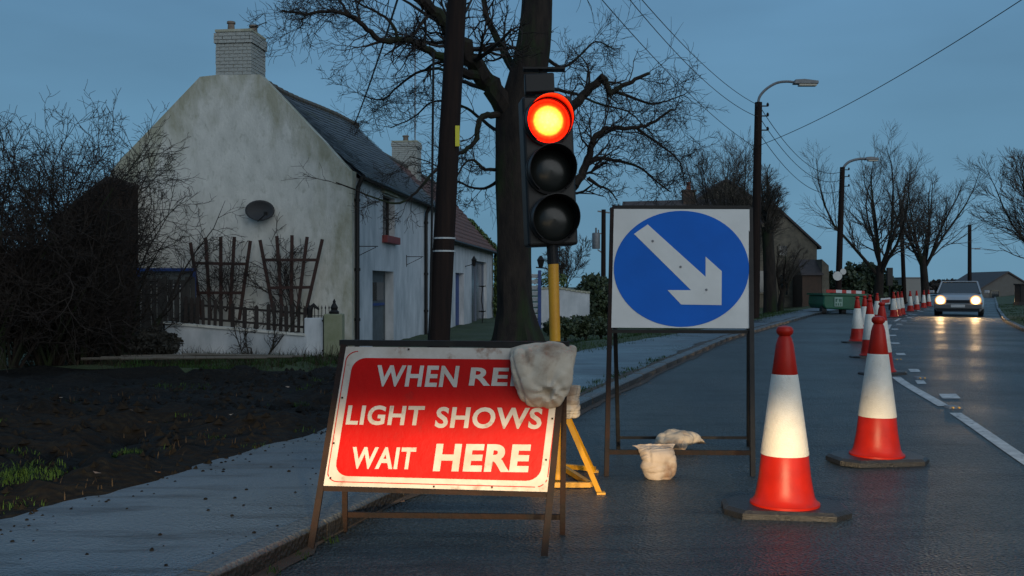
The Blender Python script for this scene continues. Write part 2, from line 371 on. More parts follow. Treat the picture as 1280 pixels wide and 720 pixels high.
kerb_line('left_kerb', kerbX, -1, 1.2, 110, 52)
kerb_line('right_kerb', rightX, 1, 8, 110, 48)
# painted road markings
def ribbon(name, f, d0, d1, wd, off=0, n=6):
    rows = []
    for i in range(n + 1):
        d = d0 + (d1 - d0) * i / n; xx = f(d) + off; k = kerbX(d); r = rightX(d) + .02
        z = lambda x: .03 * math.sin(math.pi * (x - k) / (r - k)) + .005
        rows.append([(xx - wd / 2, d, z(xx - wd / 2)), (xx + wd / 2, d, z(xx + wd / 2))])
    return sheet(name, rows, mt['markings'])
ribbon('road_marking', cenX, 1.0, 4.2, .11); ribbon('road_marking', cenX, 6.0, 9.08, .11); ribbon('road_marking', cenX, 9.6, 12.7, .12)
for (x, y, wpx) in [(1187, 499, 28), (1151, 481, 14), (1143, 466, 16), (1126, 445, 14), (1119, 431, 13), (1115.5, 421, 12), (1118.5, 413, 10), (1124, 406.6, 9), (1130, 402.4, 8), (1137, 398, 8), (1143, 394.3, 7), (1152, 390, 6), (1160, 387, 6)]:
    p = G(x, y); ww = wpx / FOC * p[1] * .8; dl = .32 + .012 * p[1]
    ribbon('road_marking', lambda d, p=p: p[0] + .35 * (d - p[1]), p[1] - dl / 2, p[1] + dl / 2, ww, 0, 2)
for i, d in enumerate((27, 33, 39, 45)):
    ribbon('road_marking', cenX, d, d + 3, .12)

for q_ in ((1192, 514), (1151, 476), (1122, 452)):
    p = G(*q_); st = thing('road_stud', {1192: 'nearest cat-eye stud between the centre line dashes', 1151: 'second nearest cat-eye stud on the centre line', 1122: 'third cat-eye stud on the centre line'}[q_[0]], 'road stud', (p[0], p[1], .03), 0, 'cat-eye road studs')
    m = MB(); m.prism([(-.07, -.06, 0), (.07, -.06, 0), (.05, -.03, .02), (-.05, -.03, .02)], (0, .12, 0)); m.build('casting', mt['galv'], st)
    for x_ in (-.03, .03): m = MB(); m.tube([(x_, -.065, .012), (x_, -.04, .012)], .009, 8); m.build('reflector', M('amber_stud_glass', (.7, .4, .1), .1) if 'amber_stud_glass' not in bpy.data.materials else bpy.data.materials['amber_stud_glass'], st)
# ------------------------------------------------------------------ scatter: stones, leaves, grass
def in_pave(d, t): return kerbX(d) - .15 - t * (kerbX(d) - .15 - pavX(d))
mb = MB()
for i in range(120):
    d = 3.2 + 7 * rnd.random() ** 1.4; t = rnd.random(); s = rnd.uniform(.004, .011) * (1.5 if rnd.random() < .1 else 1)
    x = in_pave(d, t)
    mb.lathe([(s * .6, 0), (s, s * .35), (s * .5, s * .8)], 5, (x, d, .095))
mb.build('pavement_grit', mt['soil'], kind='stuff')
mb = MB()
for i in range(2600):
    d = 3 + 13 * rnd.random(); t = abs(rnd.gauss(0, 1)) * 2.6 + .02; x = pavX(d) - t
    s = rnd.uniform(.012, .035) * (1 + (t > .5) * .6); z = land_h(x, d)
    a = rnd.random() * 6.28
    vs = []
    for k in range(5): q = a + k * 1.256 + rnd.uniform(-.3, .3); vs.append((x + s * math.cos(q), d + s * math.sin(q), z - .01))
    vs.append((x + rnd.uniform(-.4, .4) * s, d + rnd.uniform(-.4, .4) * s, z + s * rnd.uniform(.5, 1)))
    mb.add(vs, [(k, (k + 1) % 5, 5) for k in range(5)])
for i in range(240):     # crumbs of soil strewn over the edge of the path
    d = 3.2 + 12 * rnd.random(); x = pavX(d) + abs(rnd.gauss(0, .12)); s = rnd.uniform(.004, .014)
    mb.lathe([(s * .7, 0), (s, s * .3), (s * .4, s * .7)], 5, (x, d, .095))
mb.build('soil_clods', mt['soil'], kind='stuff')
def blades(name, spots, mat, label=None):
    mb = MB()
    for (x, y, z, n, rad, h) in spots:
        for i in range(int(n * (1.9 if y < 15 else 1.3))):
            a = rnd.random() * 6.28; r = rad * math.sqrt(rnd.random()); px = x + r * math.cos(a); py = y + r * math.sin(a)
            b = rnd.random() * 6.28; hh = h * rnd.uniform(.25, 1.2) * (1.15 - .6 * r / rad); ww = rnd.uniform(.0014, .003) * (1 + y * .07); ln = rnd.uniform(.3, 1.5) * hh
            dx, dy = math.cos(b), math.sin(b)
            mb.add([(px - dy * ww, py + dx * ww, z - .01), (px + dy * ww, py - dx * ww, z - .01),
                    (px + dx * ln * .4 + dy * ww * .7, py + dy * ln * .4 - dx * ww * .7, z + hh * .6), (px + dx * ln * .4 - dy * ww * .7, py + dy * ln * .4 + dx * ww * .7, z + hh * .6),
                    (px + dx * ln, py + dy * ln, z + hh)], [(0, 1, 2, 3), (3, 2, 4)])
    o = mb.build(name, mat, kind='stuff'); return o
rows = []
for i in range(260):          # mud and leaf litter gathered along the back of the kerb and in the gutter
    d = 7 + i * .11; wd_ = max(.0, .10 + .22 * mnoise.noise(Vector((d * .55, 1, 4))) + .10 * mnoise.noise(Vector((d * 3, 1, 4))))
    rows.append([(kerbX(d) - .14 - wd_ * t, d, .1 + .012 * math.sin(math.pi * t) + .004 * mnoise.noise(Vector((d * 6, t * 3, 0)))) for t in (0, .25, .5, .75, 1)])
sheet('kerb_mud', rows, mt['mud'])
rows = []
for i in range(300):
    d = 3.2 + i * .12; wd_ = max(.004, .05 + .10 * mnoise.noise(Vector((d * .7, 7, 4))) + .05 * mnoise.noise(Vector((d * 4, 1, 9))))
    rows.append([(kerbX(d) + .002 + wd_ * t, d, .006 + .014 * (1 - t)) for t in (0, .5, 1)])
sheet('gutter_mud', rows, mt['mud'])
sp = []
for i in range(60):
    d = rnd.uniform(10, 15.5); sp.append((kerbX(d) - .16 - rnd.random() * .22, d, .1, 7, .09, .045))
for i in range(5): sp.append((kerbX(3.6 + i * .25) + .05, 3.6 + i * .25, .01, 8, .04, .04))
for (x, y, n, rad) in [(30, 618, 160, .2), (55, 612, 110, .16), (160, 588, 120, .1), (28, 600, 70, .25), (12, 640, 60, .2), (90, 600, 40, .15), (260, 555, 20, .12), (375, 508, 20, .1), (220, 470, 50, .5), (200, 480, 50, .6), (12, 575, 30, .2)]:
    p = G(x, y, .05); sp.append((p[0], p[1], land_h(p[0], p[1]), n, rad, .05))
for i in range(60):
    d = 3.2 + 11 * rnd.random(); x = pavX(d) - .1 - rnd.random() ** 1.5 * 6; sp.append((x, d, land_h(x, d), rnd.randint(3, 12), .1, .05))
for i in range(500):
    x, d = rnd.uniform(-7, -2.8), rnd.uniform(17, 22); sp.append((x, d, land_h(x, d), 14, .3, .13))
for i in range(700):
    d = rnd.uniform(16.5, 45); x = pavX(d) - rnd.random() ** 1.3 * 5; sp.append((x, d, land_h(x, d), 12, .35, .09))
blades('grass_tufts', sp, mt['grassblade'])
sp = []
for i in range(420):
    d = 3 + 15 * rnd.random(); x = pavX(d) - .1 - rnd.random() * 6; sp.append((x, d, land_h(x, d), 3, .15, .05))
for i in range(160):
    x, d = rnd.uniform(-8, -3), rnd.uniform(17.5, 21); sp.append((x, d, land_h(x, d), 8, .4, .35))
blades('dead_stalks', sp, mt['deadstalk'])
sp = []
for i in range(300):
    d = rnd.uniform(24, 60); t = rnd.random() * 3; sp.append((rightX(d) + .2 + t, d, bank_h(t, d), 12, .3, .08))
blades('bank_grass_tufts', sp, mt['grassblade'])
mb = MB()
for i in range(24):
    d = 3.4 + 9 * rnd.random(); x = kerbX(d) + abs(rnd.gauss(0, .09)) + .02; s = rnd.uniform(.008, .025); a = rnd.random() * 3
    mb.add([(x + s * math.cos(a + k * 1.57) * (1 if k % 2 else .6), d + s * math.sin(a + k * 1.57), .012 + rnd.random() * .012) for k in range(4)], [(0, 1, 2, 3)])
for i in range(26):
    d = 3.4 + 9 * rnd.random(); x = pavX(d) - rnd.random() * 4; s = rnd.uniform(.015, .03); a = rnd.random() * 3; z = land_h(x, d) + .02
    mb.add([(x + s * math.cos(a + k * 1.57) * (1 if k % 2 else .6), d + s * math.sin(a + k * 1.57), z + rnd.random() * .02) for k in range(4)], [(0, 1, 2, 3)])
mb.build('fallen_leaves', M('brown_dead_leaf', (.16, .08, .04), .6, (.26, .2, .14), 8), kind='stuff')

# ------------------------------------------------------------------ trees
def tube3(mb, pts, r0, r1):
    n = 3 if r0 < .02 else (5 if r0 < .06 else 8)
    K = len(pts); mb.tube(pts, [r0 + (r1 - r0) * i / (K - 1) for i in range(K)], n, cap=False)
def grow(mb, p, d, Ln, r, lvl, rg, P):
    nseg = 5 if lvl > 1 else 3
    pts = [Vector(p)]; d = Vector(d).normalized(); q = Vector(p)
    for i in range(nseg):
        wob = Vector((rg.gauss(0, 1), rg.gauss(0, 1) * P.get('flat', 1), rg.gauss(0, 1))) * P['wob']
        d = (d + wob + Vector((P.get('wind', 0), 0, P['up']))).normalized()
        q = q + d * (Ln / nseg); pts.append(q.copy())
    tube3(mb, pts, r, max(r * .35, P['rmin'] * .7))
    if lvl <= 0: return
    n = P['kids'][min(lvl, len(P['kids']) - 1)]
    n = max(1, int(n + rg.uniform(-.7, .7)))
    for k in range(n):
        f = P.get('f0', .25) + (1 - P.get('f0', .25)) * (k + rg.random()) / n
        fi = f * nseg; i = min(int(fi), nseg - 1); pp = pts[i].lerp(pts[i + 1], fi - i); dd = (pts[i + 1] - pts[i]).normalized()
        ax = dd.orthogonal(); ax.rotate(Matrix.Rotation(rg.random() * 6.283, 3, dd)); ang = R(rg.uniform(*P['ang']))
        nd = dd.copy(); nd.rotate(Matrix.Rotation(ang, 3, ax))
        grow(mb, pp, nd, Ln * rg.uniform(*P['ratio']) * (1.15 - .45 * f), max(r * (.62 - .25 * f), P['rmin']), lvl - 1, rg, P)
def resample(pts, n):
    out = []; 
    for i in range(len(pts) - 1):
        for k in range(n):
            t = k / n; p0 = pts[max(i - 1, 0)]; p1 = pts[i]; p2 = pts[i + 1]; p3 = pts[min(i + 2, len(pts) - 1)]
            out.append(.5 * ((2 * p1) + (p2 - p0) * t + (2 * p0 - 5 * p1 + 4 * p2 - p3) * t * t + (3 * p1 - p0 - 3 * p2 + p3) * t ** 3))
    out.append(pts[-1]); return out

# the big bare tree in front of the cottages
TD = 20.0
tree = thing('bare_tree', 'large bare old tree with thick dark trunk standing behind the temporary traffic light', 'tree', (.1, TD, -.1))
def loc(pts): return [Vector(p) - Vector(tree.location) for p in pts]
def TP(x, y, dd=0): return Vector(A(x, y, TD + dd))
tr = resample(loc([TP(648, 446), TP(648, 425), TP(645, 385), TP(643, 330), TP(643, 270), TP(643, 210), TP(646, 150), TP(658, 100), TP(668, 50), TP(672, -10), TP(668, -90), TP(676, -170), TP(680, -260)]), 4)
rr = [.74, .47, .38, .36, .38, .41, .47, .40, .34, .30, .24, .15, .06]
radii = list(np.interp(np.linspace(0, 12, len(tr)), range(13), rr))
mb = MB(); n = 20; base = 0
for i, p in enumerate(tr):
    for k in range(n):
        a = 2 * math.pi * k / n; q = Vector((math.cos(a), math.sin(a), 0))
        bumpv = 1 + .10 * mnoise.fractal(Vector((q.x * 1.3, q.y * 1.3, p.z * .35)), 1, 2, 3) + .045 * math.sin(a * 5 + p.z * .4) + .03 * mnoise.noise(Vector((q.x * 5, q.y * 5, p.z * 1.5)))
        fl = 1 + .35 * max(0, 1 - (p.z) / .9) * max(0, math.sin(a * 5 + 1)) if p.z < .9 else 1
        v = p + q * radii[i] * bumpv * fl; mb.v.append(tuple(v))
for i in range(len(tr) - 1):
    for k in range(n):
        a0 = i * n + k; a1 = i * n + (k + 1) % n; mb.f.append((a0, a1, a1 + n, a0 + n)); mb.m.append(0)
mb.build('trunk', mt['bark'], tree, smooth=True)
rg = random.Random(11)
crown = MB()
PT = dict(wob=.20, up=.035, rmin=.0042, kids=[0, 4, 5, 5, 4], ang=(25, 60), ratio=(.5, .75), f0=.15)
limbs = [
 # (pixel trace with depth offsets, radius at the ends, twig density, twig length)
 ([(640, 150, 0), (618, 112, -.3), (600, 92, -.4), (582, 64, -.6), (566, 45, -.7), (551, 25, -.9), (530, 2, -1.2), (505, -40, -1.5), (480, -110, -2)], .26, .08, 20, 1.7),
 ([(600, 95, -.4), (579, 90, -.8), (557, 74, -1.1), (532, 62, -1.4), (512, 51, -1.6), (479, 51, -1.9), (459, 37, -2.1), (437, 19, -2.3), (409, 14, -2.5), (382, 18, -2.8), (352, 13, -3)], .12, .018, 26, 1.05),
 ([(497, 52, -1.7), (492, 33, -1.6), (476, 18, -1.5), (452, 6, -1.6), (430, -12, -1.8)], .045, .012, 10, .9),
 ([(437, 19, -2.3), (425, 2, -2.2), (405, -14, -2.1), (380, -30, -2)], .035, .012, 9, .9),
 ([(645, 142, 0), (618, 144, -.3), (603, 147, -.5), (597, 158, -.6), (594, 176, -.7), (582, 188, -.8), (565, 197, -.9), (541, 216, -1.2), (520, 240, -1.4), (500, 254, -1.6), (470, 248, -1.8), (420, 228, -2)], .085, .012, 13, .8),
 ([(618, 112, -.3), (596, 108, .4), (570, 98, .8), (548, 86, 1), (520, 92, 1.2), (498, 108, 1.3), (478, 124, 1.3), (452, 120, 1.3)], .06, .012, 16, 1.0),
 ([(640, 170, .1), (616, 160, .5), (590, 140, .9), (566, 128, 1), (540, 128, 1.2), (515, 148, 1.3), (488, 160, 1.3)], .05, .012, 15, 1.0),
 ([(645, 200, 0), (622, 226, .3), (600, 236, .6), (570, 226, .8), (542, 205, 1.0), (512, 196, 1.1)], .05, .011, 12, .9),
 ([(660, 190, 0), (690, 158, -.3), (713, 137, -.4), (735, 115, -.5), (753, 98, -.6), (758, 106, -.6), (762, 116, -.6), (778, 108, -.6), (793, 100, -.6), (812, 92, -.6)], .14, .03, 14, .95),
 ([(650, 290, 0), (675, 268, -.2), (700, 252, -.3), (717, 232, -.4), (730, 215, -.4), (735, 198, -.4), (738, 184, -.5), (748, 168, -.5), (765, 160, -.5), (785, 160, -.5), (807, 157, -.5), (830, 143, -.5), (845, 136, -.5)], .15, .018, 22, 1.05),
 ([(733, 205, -.4), (750, 198, -.3), (775, 202, -.2), (800, 210, 0), (820, 226, .1), (838, 240, .2)], .05, .012, 13, .8),
 ([(735, 222, -.4), (748, 232, -.4), (760, 237, -.4), (772, 250, -.3)], .05, .012, 6, .5),
 ([(793, 158, -.5), (812, 172, -.4), (832, 186, -.2), (850, 204, 0), (856, 232, .2)], .035, .011, 14, .8),
 ([(765, 114, -.6), (790, 122, -.3), (815, 130, 0), (840, 124, .3), (856, 118, .4)], .04, .011, 14, .8),
 ([(658, 120, .2), (690, 112, .8), (720, 118, 1.2), (750, 130, 1.5), (785, 140, 1.6), (815, 168, 1.7)], .06, .011, 18, 1.0),
 ([(655, 110, .2), (632, 70, .6), (612, 30, .8), (600, -20, 1), (592, -80, 1)], .13, .03, 14, 1.2),
 ([(668, 60, .2), (700, 84, .4), (722, 72, .6), (745, 52, .8), (768, 62, 1)], .05, .011, 12, .8),
 ([(670, 0, .2), (705, -20, .4), (740, -60, .6), (775, -110, .8)], .1, .02, 10, 1.2),
 ([(630, 210, .1), (606, 212, -.3), (592, 200, -.5), (578, 208, -.6), (562, 238, -.6)], .05, .012, 9, .6),
]
for px, r0, r1, dens, tl in limbs:
    pts = resample(loc([TP(*p) for p in px]), 4)
    for i in range(1, len(pts) - 1): pts[i] = pts[i] + Vector((rg.gauss(0, 1), rg.gauss(0, 1), rg.gauss(0, 1))) * r0 * .12
    m = MB(); K = len(pts)
    m.tube(pts, [r0 + (r1 - r0) * (i / (K - 1)) ** .7 for i in range(K)], 8 if r0 > .05 else 6)
    m.build('limb', mt['bark'], tree, smooth=True)
    for k in range(dens):
        f = .22 + .78 * (k + rg.random()) / dens; fi = f * (K - 1); i = min(int(fi), K - 2); p = pts[i].lerp(pts[i + 1], fi - i)
        dd = (pts[i + 1] - pts[i]).normalized(); ax = dd.orthogonal(); ax.rotate(Matrix.Rotation(rg.random() * 6.283, 3, dd))
        nd = dd.copy(); nd.rotate(Matrix.Rotation(R(rg.uniform(25, 75)), 3, ax)); nd.y *= .8
        grow(crown, p, nd, tl * rg.uniform(.55, 1.15), max(.008, (r0 + (r1 - r0) * f) * .28), 3 if rg.random() < .35 else 2, rg, PT)
crown.build('crown', mt['twig'], tree, kind='stuff')

def bare_tree(name, label, cat, base, H, lean=(0, 0), spread=1.0, P=None, seed=1, stems=6, r=.2, split=.22, lvl=3, group=None, ssc=1):
    t = thing(name, label, cat, base, 0, group); rg = random.Random(seed)
    m = MB(); top = Vector((lean[0], lean[1], H * split))
    pts = resample([Vector((0, 0, -.3)), Vector((lean[0] * .2, 0, H * split * .4)), top], 4)
    m.tube(pts, [r * (1.4 - .55 * (i / (len(pts) - 1)) ** .4) for i in range(len(pts))], 10)
    cr = MB()
    for k in range(stems):
        a = 6.283 * (k + rg.random() * .6) / stems; s = spread * rg.uniform(.35, 1)
        d = Vector((math.cos(a) * s, math.sin(a) * s, 1)).normalized()
        st = pts[-1 - rg.randint(0, 2)]
        q = st.copy(); pp = [q.copy()]; Ln = H * (1 - split) * rg.uniform(.75, .95) / max(.75, d.z)
        for i in range(6):
            d = (d + Vector((rg.gauss(0, .12) + P.get('wind', 0), rg.gauss(0, .12), P['up'] * 2))).normalized(); q = q + d * Ln / 6; pp.append(q.copy())
        m2r = r * .42; m.tube(pp, [m2r * (1 - .88 * i / 6) for i in range(7)], 6)
        nk = P.get('dens', 16)
        for j in range(nk):
            f = .12 + .86 * (j + rg.random()) / nk; fi = f * 6; i = min(int(fi), 5); p = pp[i].lerp(pp[i + 1], fi - i); dd = (pp[i + 1] - pp[i]).normalized()
            ax = dd.orthogonal(); ax.rotate(Matrix.Rotation(rg.random() * 6.283, 3, dd)); nd = dd.copy(); nd.rotate(Matrix.Rotation(R(rg.uniform(22, 55)), 3, ax))
            grow(cr, p, nd, Ln * .34 * (1.15 - f * .7) * rg.uniform(.7, 1.2) * ssc, max(m2r * (1 - f) * .5, P['rmin'] * 1.6), lvl - 1, rg, P)
    m.build('trunk', mt['bark'], t, smooth=True); cr.build('crown', mt['fartwig'], t, kind='stuff')
    return t
PF = dict(wob=.13, up=.07, rmin=.0068, kids=[0, 6, 5, 4], ang=(16, 42), ratio=(.5, .8), f0=.1, wind=-.01, dens=15)
g = 'bare trees along the far roadside'
p = A(1098, 372, 57); bare_tree('bare_tree', 'tall bare spreading tree left of the two, behind the row of cones', 'tree', (p[0], p[1], -.1), 9.4, (.1, 0), .95, dict(PF, wind=.008, dens=13), 3, 7, .27, .27, 3, g)
p = A(1157, 372, 62); bare_tree('bare_tree', 'tall bare fan-shaped tree just left of the oncoming car', 'tree', (p[0], p[1], -.2), 10.0, (-.2, 0), .75, dict(PF, wind=.01, dens=13), 5, 8, .25, .34, 3, g)
p = A(1300, 380, 33); bare_tree('bare_tree', 'bare twiggy tree cut by the right edge above the grass bank', 'tree', (p[0], p[1], .3), 5.5, (.3, 0), .7, dict(PF, rmin=.006, wind=-.02), 8, 10, .14, .3, 3, g)
p = A(917, 400, 48); bare_tree('bare_tree', 'bushy bare tree behind the blue arrow sign, in front of the dark gable roof', 'tree', (p[0], p[1], -.1), 8.6, (0, 0), .62, dict(PF, dens=20), 12, 10, .18, .2, 3, 'bare trees by the stone house')
p = A(963, 395, 46); bare_tree('bare_tree', 'narrow leaning bare tree with gnarled stem right of the nearer lamp post', 'tree', (p[0], p[1], -.1), 7.6, (-.15, 0), .18, dict(PF, dens=18, wind=.03), 14, 5, .3, .55, 3, 'bare trees by the stone house')
p = A(975, 385, 47); bare_tree('bare_tree', 'low wind-bent bare tree in front of the stone house windows', 'tree', (p[0], p[1], -.1), 3.6, (.2, 0), .7, dict(PF, dens=9, wind=.07), 21, 5, .16, .35, 3, 'bare trees by the stone house')
p = A(706, 400, 60); bare_tree('bare_tree', 'small distant bare tree above the white garden wall', 'tree', (p[0], p[1], -.1), 4.6, (0, 0), .6, dict(PF, rmin=.012), 23, 5, .09, .25, 3)

# hawthorn bushes on the left
PB = dict(wob=.24, up=.03, rmin=.0045, kids=[0, 4, 4, 4], ang=(25, 60), ratio=(.45, .72), f0=.15, dens=16)
def bush(label, cx, D, H, spread, seed, stems, r=.035, dens=16, lvl=3, lean=(0, 0), P=PB, name='bare_hawthorn', wind=0):
    x = (cx - 640) / FOC * D; t = thing(name, label, 'bush', (x, D, land_h(x, D)), 0, 'bare bushes beside the white cottage')
    rg = random.Random(seed); m = MB(); cr = MB()
    for k in range(stems):
        a = 6.283 * (k + rg.random()) / stems; s = spread * rg.uniform(.2, 1)
        d = Vector((math.cos(a) * s + lean[0], math.sin(a) * s, 1)).normalized(); q = Vector((math.cos(a) * .25 * spread, math.sin(a) * .25, -.1)); pp = [q.copy()]
        Ln = H * rg.uniform(.8, 1.05) / max(.7, d.z)
        for i in range(6): d = (d + Vector((rg.gauss(0, .16) + wind, rg.gauss(0, .16), .05))).normalized(); q = q + d * Ln / 6; pp.append(q.copy())
        m.tube(pp, [r * (1 - .85 * i / 6) for i in range(7)], 5)
        for j in range(dens):
            f = .1 + .88 * (j + rg.random()) / dens; fi = f * 6; i = min(int(fi), 5); p = pp[i].lerp(pp[i + 1], fi - i); dd = (pp[i + 1] - pp[i]).normalized()
            ax = dd.orthogonal(); ax.rotate(Matrix.Rotation(rg.random() * 6.283, 3, dd)); nd = dd.copy(); nd.rotate(Matrix.Rotation(R(rg.uniform(25, 65)), 3, ax))
            grow(cr, p, nd, Ln * .3 * (1.1 - f * .6) * rg.uniform(.7, 1.2), r * (1 - f) * .5 + .006, lvl - 1, rg, P)
    m.build('stems', mt['bark'], t); cr.build('twigs', mt['twig'], t, kind='stuff')
bush('tangled bare bush at the left edge of the picture, tallest of the hawthorns', 5, 17.5, 4.5, .6, 31, 20, .03, 24)
bush('dense dark hawthorn bush second from the left edge', 62, 18.5, 4.5, .55, 32, 20, .03, 24)
bush('dark hawthorn bush hard against the brown shed', 100, 19.2, 4.0, .45, 33, 15, .03, 20)
bush('open bare shrub whose thin branches cross the white gable wall', 158, 20.6, 3.7, .5, 34, 7, .035, 9, lean=(.15, 0), wind=.03)
bush('small leafless shrub below the low white garden wall', 318, 20.9, 1.25, .8, 35, 6, .018, 7)

def leafmass(mb, c, rad, n, size, rg, flatb=True):
    for i in range(n):
        while True:
            v = Vector((rg.uniform(-1, 1), rg.uniform(-1, 1), rg.uniform(-1, 1)))
            if .35 < v.length < 1: break
        nn = 1 + .28 * mnoise.fractal(v * 2.3 + Vector(c), 1, 2, 3)
        p = Vector(c) + Vector((v.x * rad[0], v.y * rad[1], v.z * rad[2])) * nn
        a = Vector((rg.gauss(0, 1), rg.gauss(0, 1), rg.gauss(0, 1))).normalized(); b = a.orthogonal().normalized(); s = size * rg.uniform(.5, 1.3); b.rotate(Matrix.Rotation(rg.random() * 6.28, 3, a)); c2 = a.cross(b)
        mb.add([p - b * s, p + c2 * s * .55, p + b * s, p - c2 * s * .55], [(0, 1, 2, 3)])
def hedge(name, label, cat, lumps, size, mat, n, group=None, seed=1):
    rg = random.Random(seed); t = thing(name, label, cat, (lumps[0][0][0], lumps[0][0][1], 0), 0, group)
    mb = MB(); o = Vector((lumps[0][0][0], lumps[0][0][1], 0))
    for c, rad in lumps: leafmass(mb, Vector(c) - o, rad, n, size, rg)
    mb.build('foliage', mat, t, kind='stuff')
    m = MB()
    for c, rad in lumps:
        b = Vector(c) - o
        m = MB(); m.tube([(b.x + rg.uniform(-.3, .3) * rad[0], b.y, -.4), (b.x + rg.uniform(-.6, .6) * rad[0], b.y, b.z), (b.x + rg.uniform(-.8, .8) * rad[0], b.y, b.z + rad[2] * .7)], [.05, .04, .015], 5); m.build('stem', mt['bark'], t)
def lump(x, y, D, rx, rz, ry=None): p = A(x, y, D); return (p, (rx / FOC * D, ry or rx / FOC * D, rz / FOC * D))
hedge('low_shrubs', 'dark ground shrubs filling the foot of the hawthorns', 'shrub', [lump(20, 385, 18.5, 60, 75, 1), lump(70, 380, 19.5, 45, 75, 1), lump(110, 415, 19.8, 30, 45, .7), lump(195, 430, 19.2, 30, 16, .4)], .05, M('dead_dark_leaf', (.012, .012, .009), .8, (.022, .02, .014), 3), 5200, seed=4)
hedge('dark_hedge', 'dark evergreen hedge left of the blue arrow sign', 'hedge', [lump(745, 378, 36, 26, 34, 1.2), lump(775, 372, 38, 30, 26, 1.2), lump(835, 378, 40, 40, 22, 1.2), lump(890, 378, 42, 40, 20, 1.2)], .09, mt['leaf'], 5200, seed=5)
hedge('low_hedge', 'low green hedge at the foot of the white garden wall', 'hedge', [lump(700, 409, 26, 20, 12, .6), lump(728, 408, 27, 20, 13, .6), lump(748, 408, 28, 14, 11, .6)], .06, mt['leaf'], 2600, seed=6)
hedge('wall_top_shrub', 'small olive shrub leaning over the top of the white garden wall', 'shrub', [lump(690, 352, 31, 22, 12, .6)], .05, mt['ivy'], 700, seed=61)
hedge('evergreen_hedge', 'very dark tall hedge behind the green trailer', 'hedge', [lump(1052, 360, 66, 26, 22, 3), lump(1080, 358, 68, 28, 30, 3), lump(1100, 366, 69, 16, 20, 3)], .18, mt['leaf'], 6000, seed=7)
hedge('distant_thicket', 'faint low thicket behind the oncoming car', 'hedge', [lump(1185, 362, 150, 26, 12, 8), lump(1215, 364, 150, 22, 10, 8), lump(1160, 366, 150, 22, 12, 8), lump(1240, 368, 150, 18, 9, 8)], .35, mt['twig'], 2600, seed=8)

# ------------------------------------------------------------------ white two storey cottage
HC = Vector((-3.80, 22.8, 0)); TH = -math.atan(.1125)
ax_n = Vector((math.cos(TH), math.sin(TH), 0)); ax_a = Vector((-math.sin(TH), math.cos(TH), 0))
def gable(x, y, off=0):              # picture point -> (x, z) in the gable plane (local y = off)
    dx = (x - 640) / FOC; D = (ax_a.dot(HC) + off) / (ax_a.x * dx + ax_a.y)
    P = Vector((dx * D, D, 0)); return (P - HC).dot(ax_n), CAM_H - (y - HY) / FOC * D
def facade(x, y, off=0):             # picture point -> (distance along, z) in the road-facing wall
    dx = (x - 640) / FOC; D = (ax_n.dot(HC) + off) / (ax_n.x * dx + ax_n.y)
    P = Vector((dx * D, D, 0)); return (P - HC).dot(ax_a), CAM_H - (y - HY) / FOC * D
house = thing('white_cottage', 'two storey white rendered cottage with blank gable end, chimney and slate roof', 'cottage', tuple(HC), TH)
def wallgrid(mb, s0, s1, z0, z1, ops, x, th):      # wall along local y with real openings; outer face at x
    ys = sorted({s0, s1, *[o[0] for o in ops], *[o[1] for o in ops]}); zs = sorted({z0, z1, *[o[2] for o in ops], *[o[3] for o in ops]})
    for i in range(len(ys) - 1):
        for j in range(len(zs) - 1):
            cy, cz = (ys[i] + ys[i + 1]) / 2, (zs[j] + zs[j + 1]) / 2
            if any(o[0] < cy < o[1] and o[2] < cz < o[3] for o in ops): continue
            mb.box((x - th / 2, cy, cz), (th, ys[i + 1] - ys[i], zs[j + 1] - zs[j]))
gp = [gable(*q) for q in [(138, 215), (152, 198), (205, 143), (250, 96), (268, 94), (325, 93), (352, 121), (400, 172), (437, 213)]]
W = -gp[0][0]; ZB = -.7
mb = MB(); n = len(gp)
mb.prism([(gp[0][0], 0, ZB)] + [(a, 0, z) for a, z in gp] + [(0, 0, gp[-1][1]), (0, 0, ZB)], (0, .38, 0))
mb.build('gable_wall', mt['render'], house)
s_end = facade(548, 259)[0]; ez = facade(437, 214)[1] - .08
so = facade
win = [facade(478.5, 247)[0], facade(493.5, 300)[0]]; wz = [facade(486, 296)[1], facade(486, 246)[1]]
dr = [facade(465.6, 338)[0], facade(492, 338)[0]]; dz = facade(475, 338.5)[1]
mb = MB(); wallgrid(mb, .38, s_end, ZB, ez, [(win[0], win[1], wz[0], wz[1]), (dr[0], dr[1], ZB, dz)], 0, .4)
mb.build('front_wall', mt['white'], house)
mb = MB(); mb.box((-W + .15, s_end / 2 + .2, (ZB + ez) / 2), (.3, s_end - .42, ez - ZB)); mb.build('rear_wall', mt['render'], house)
# upper window
f = thing_f = MB(); cx = -.16
def frame(mb, x, y0, y1, z0, z1, t=.06, d=.06):
    mb.box((x, (y0 + y1) / 2, z0 + t / 2), (d, y1 - y0, t)); mb.box((x, (y0 + y1) / 2, z1 - t / 2), (d, y1 - y0, t))
    mb.box((x, y0 + t / 2, (z0 + z1) / 2), (d, t, z1 - z0 - 2 * t)); mb.box((x, y1 - t / 2, (z0 + z1) / 2), (d, t, z1 - z0 - 2 * t))
m = MB(); frame(m, -.2, win[0], win[1], wz[0], wz[1], .07); m.box((-.2, (win[0] + win[1]) / 2, (wz[0] + wz[1]) / 2), (.05, win[1] - win[0] - .14, .05))
wn = m.build('window', mt['darkwood'], house)
m = MB(); m.box((-.215, (win[0] + win[1]) / 2, (wz[0] + wz[1]) / 2), (.02, win[1] - win[0] - .1, wz[1] - wz[0] - .1)); m.build('pane', mt['glass'], wn)
m = MB(); m.box((.0, (win[0] + win[1]) / 2, wz[0] - .09), (.3, win[1] - win[0] + .15, .2)); bevel(m.build('sill', mt['redsill'], wn), .015)
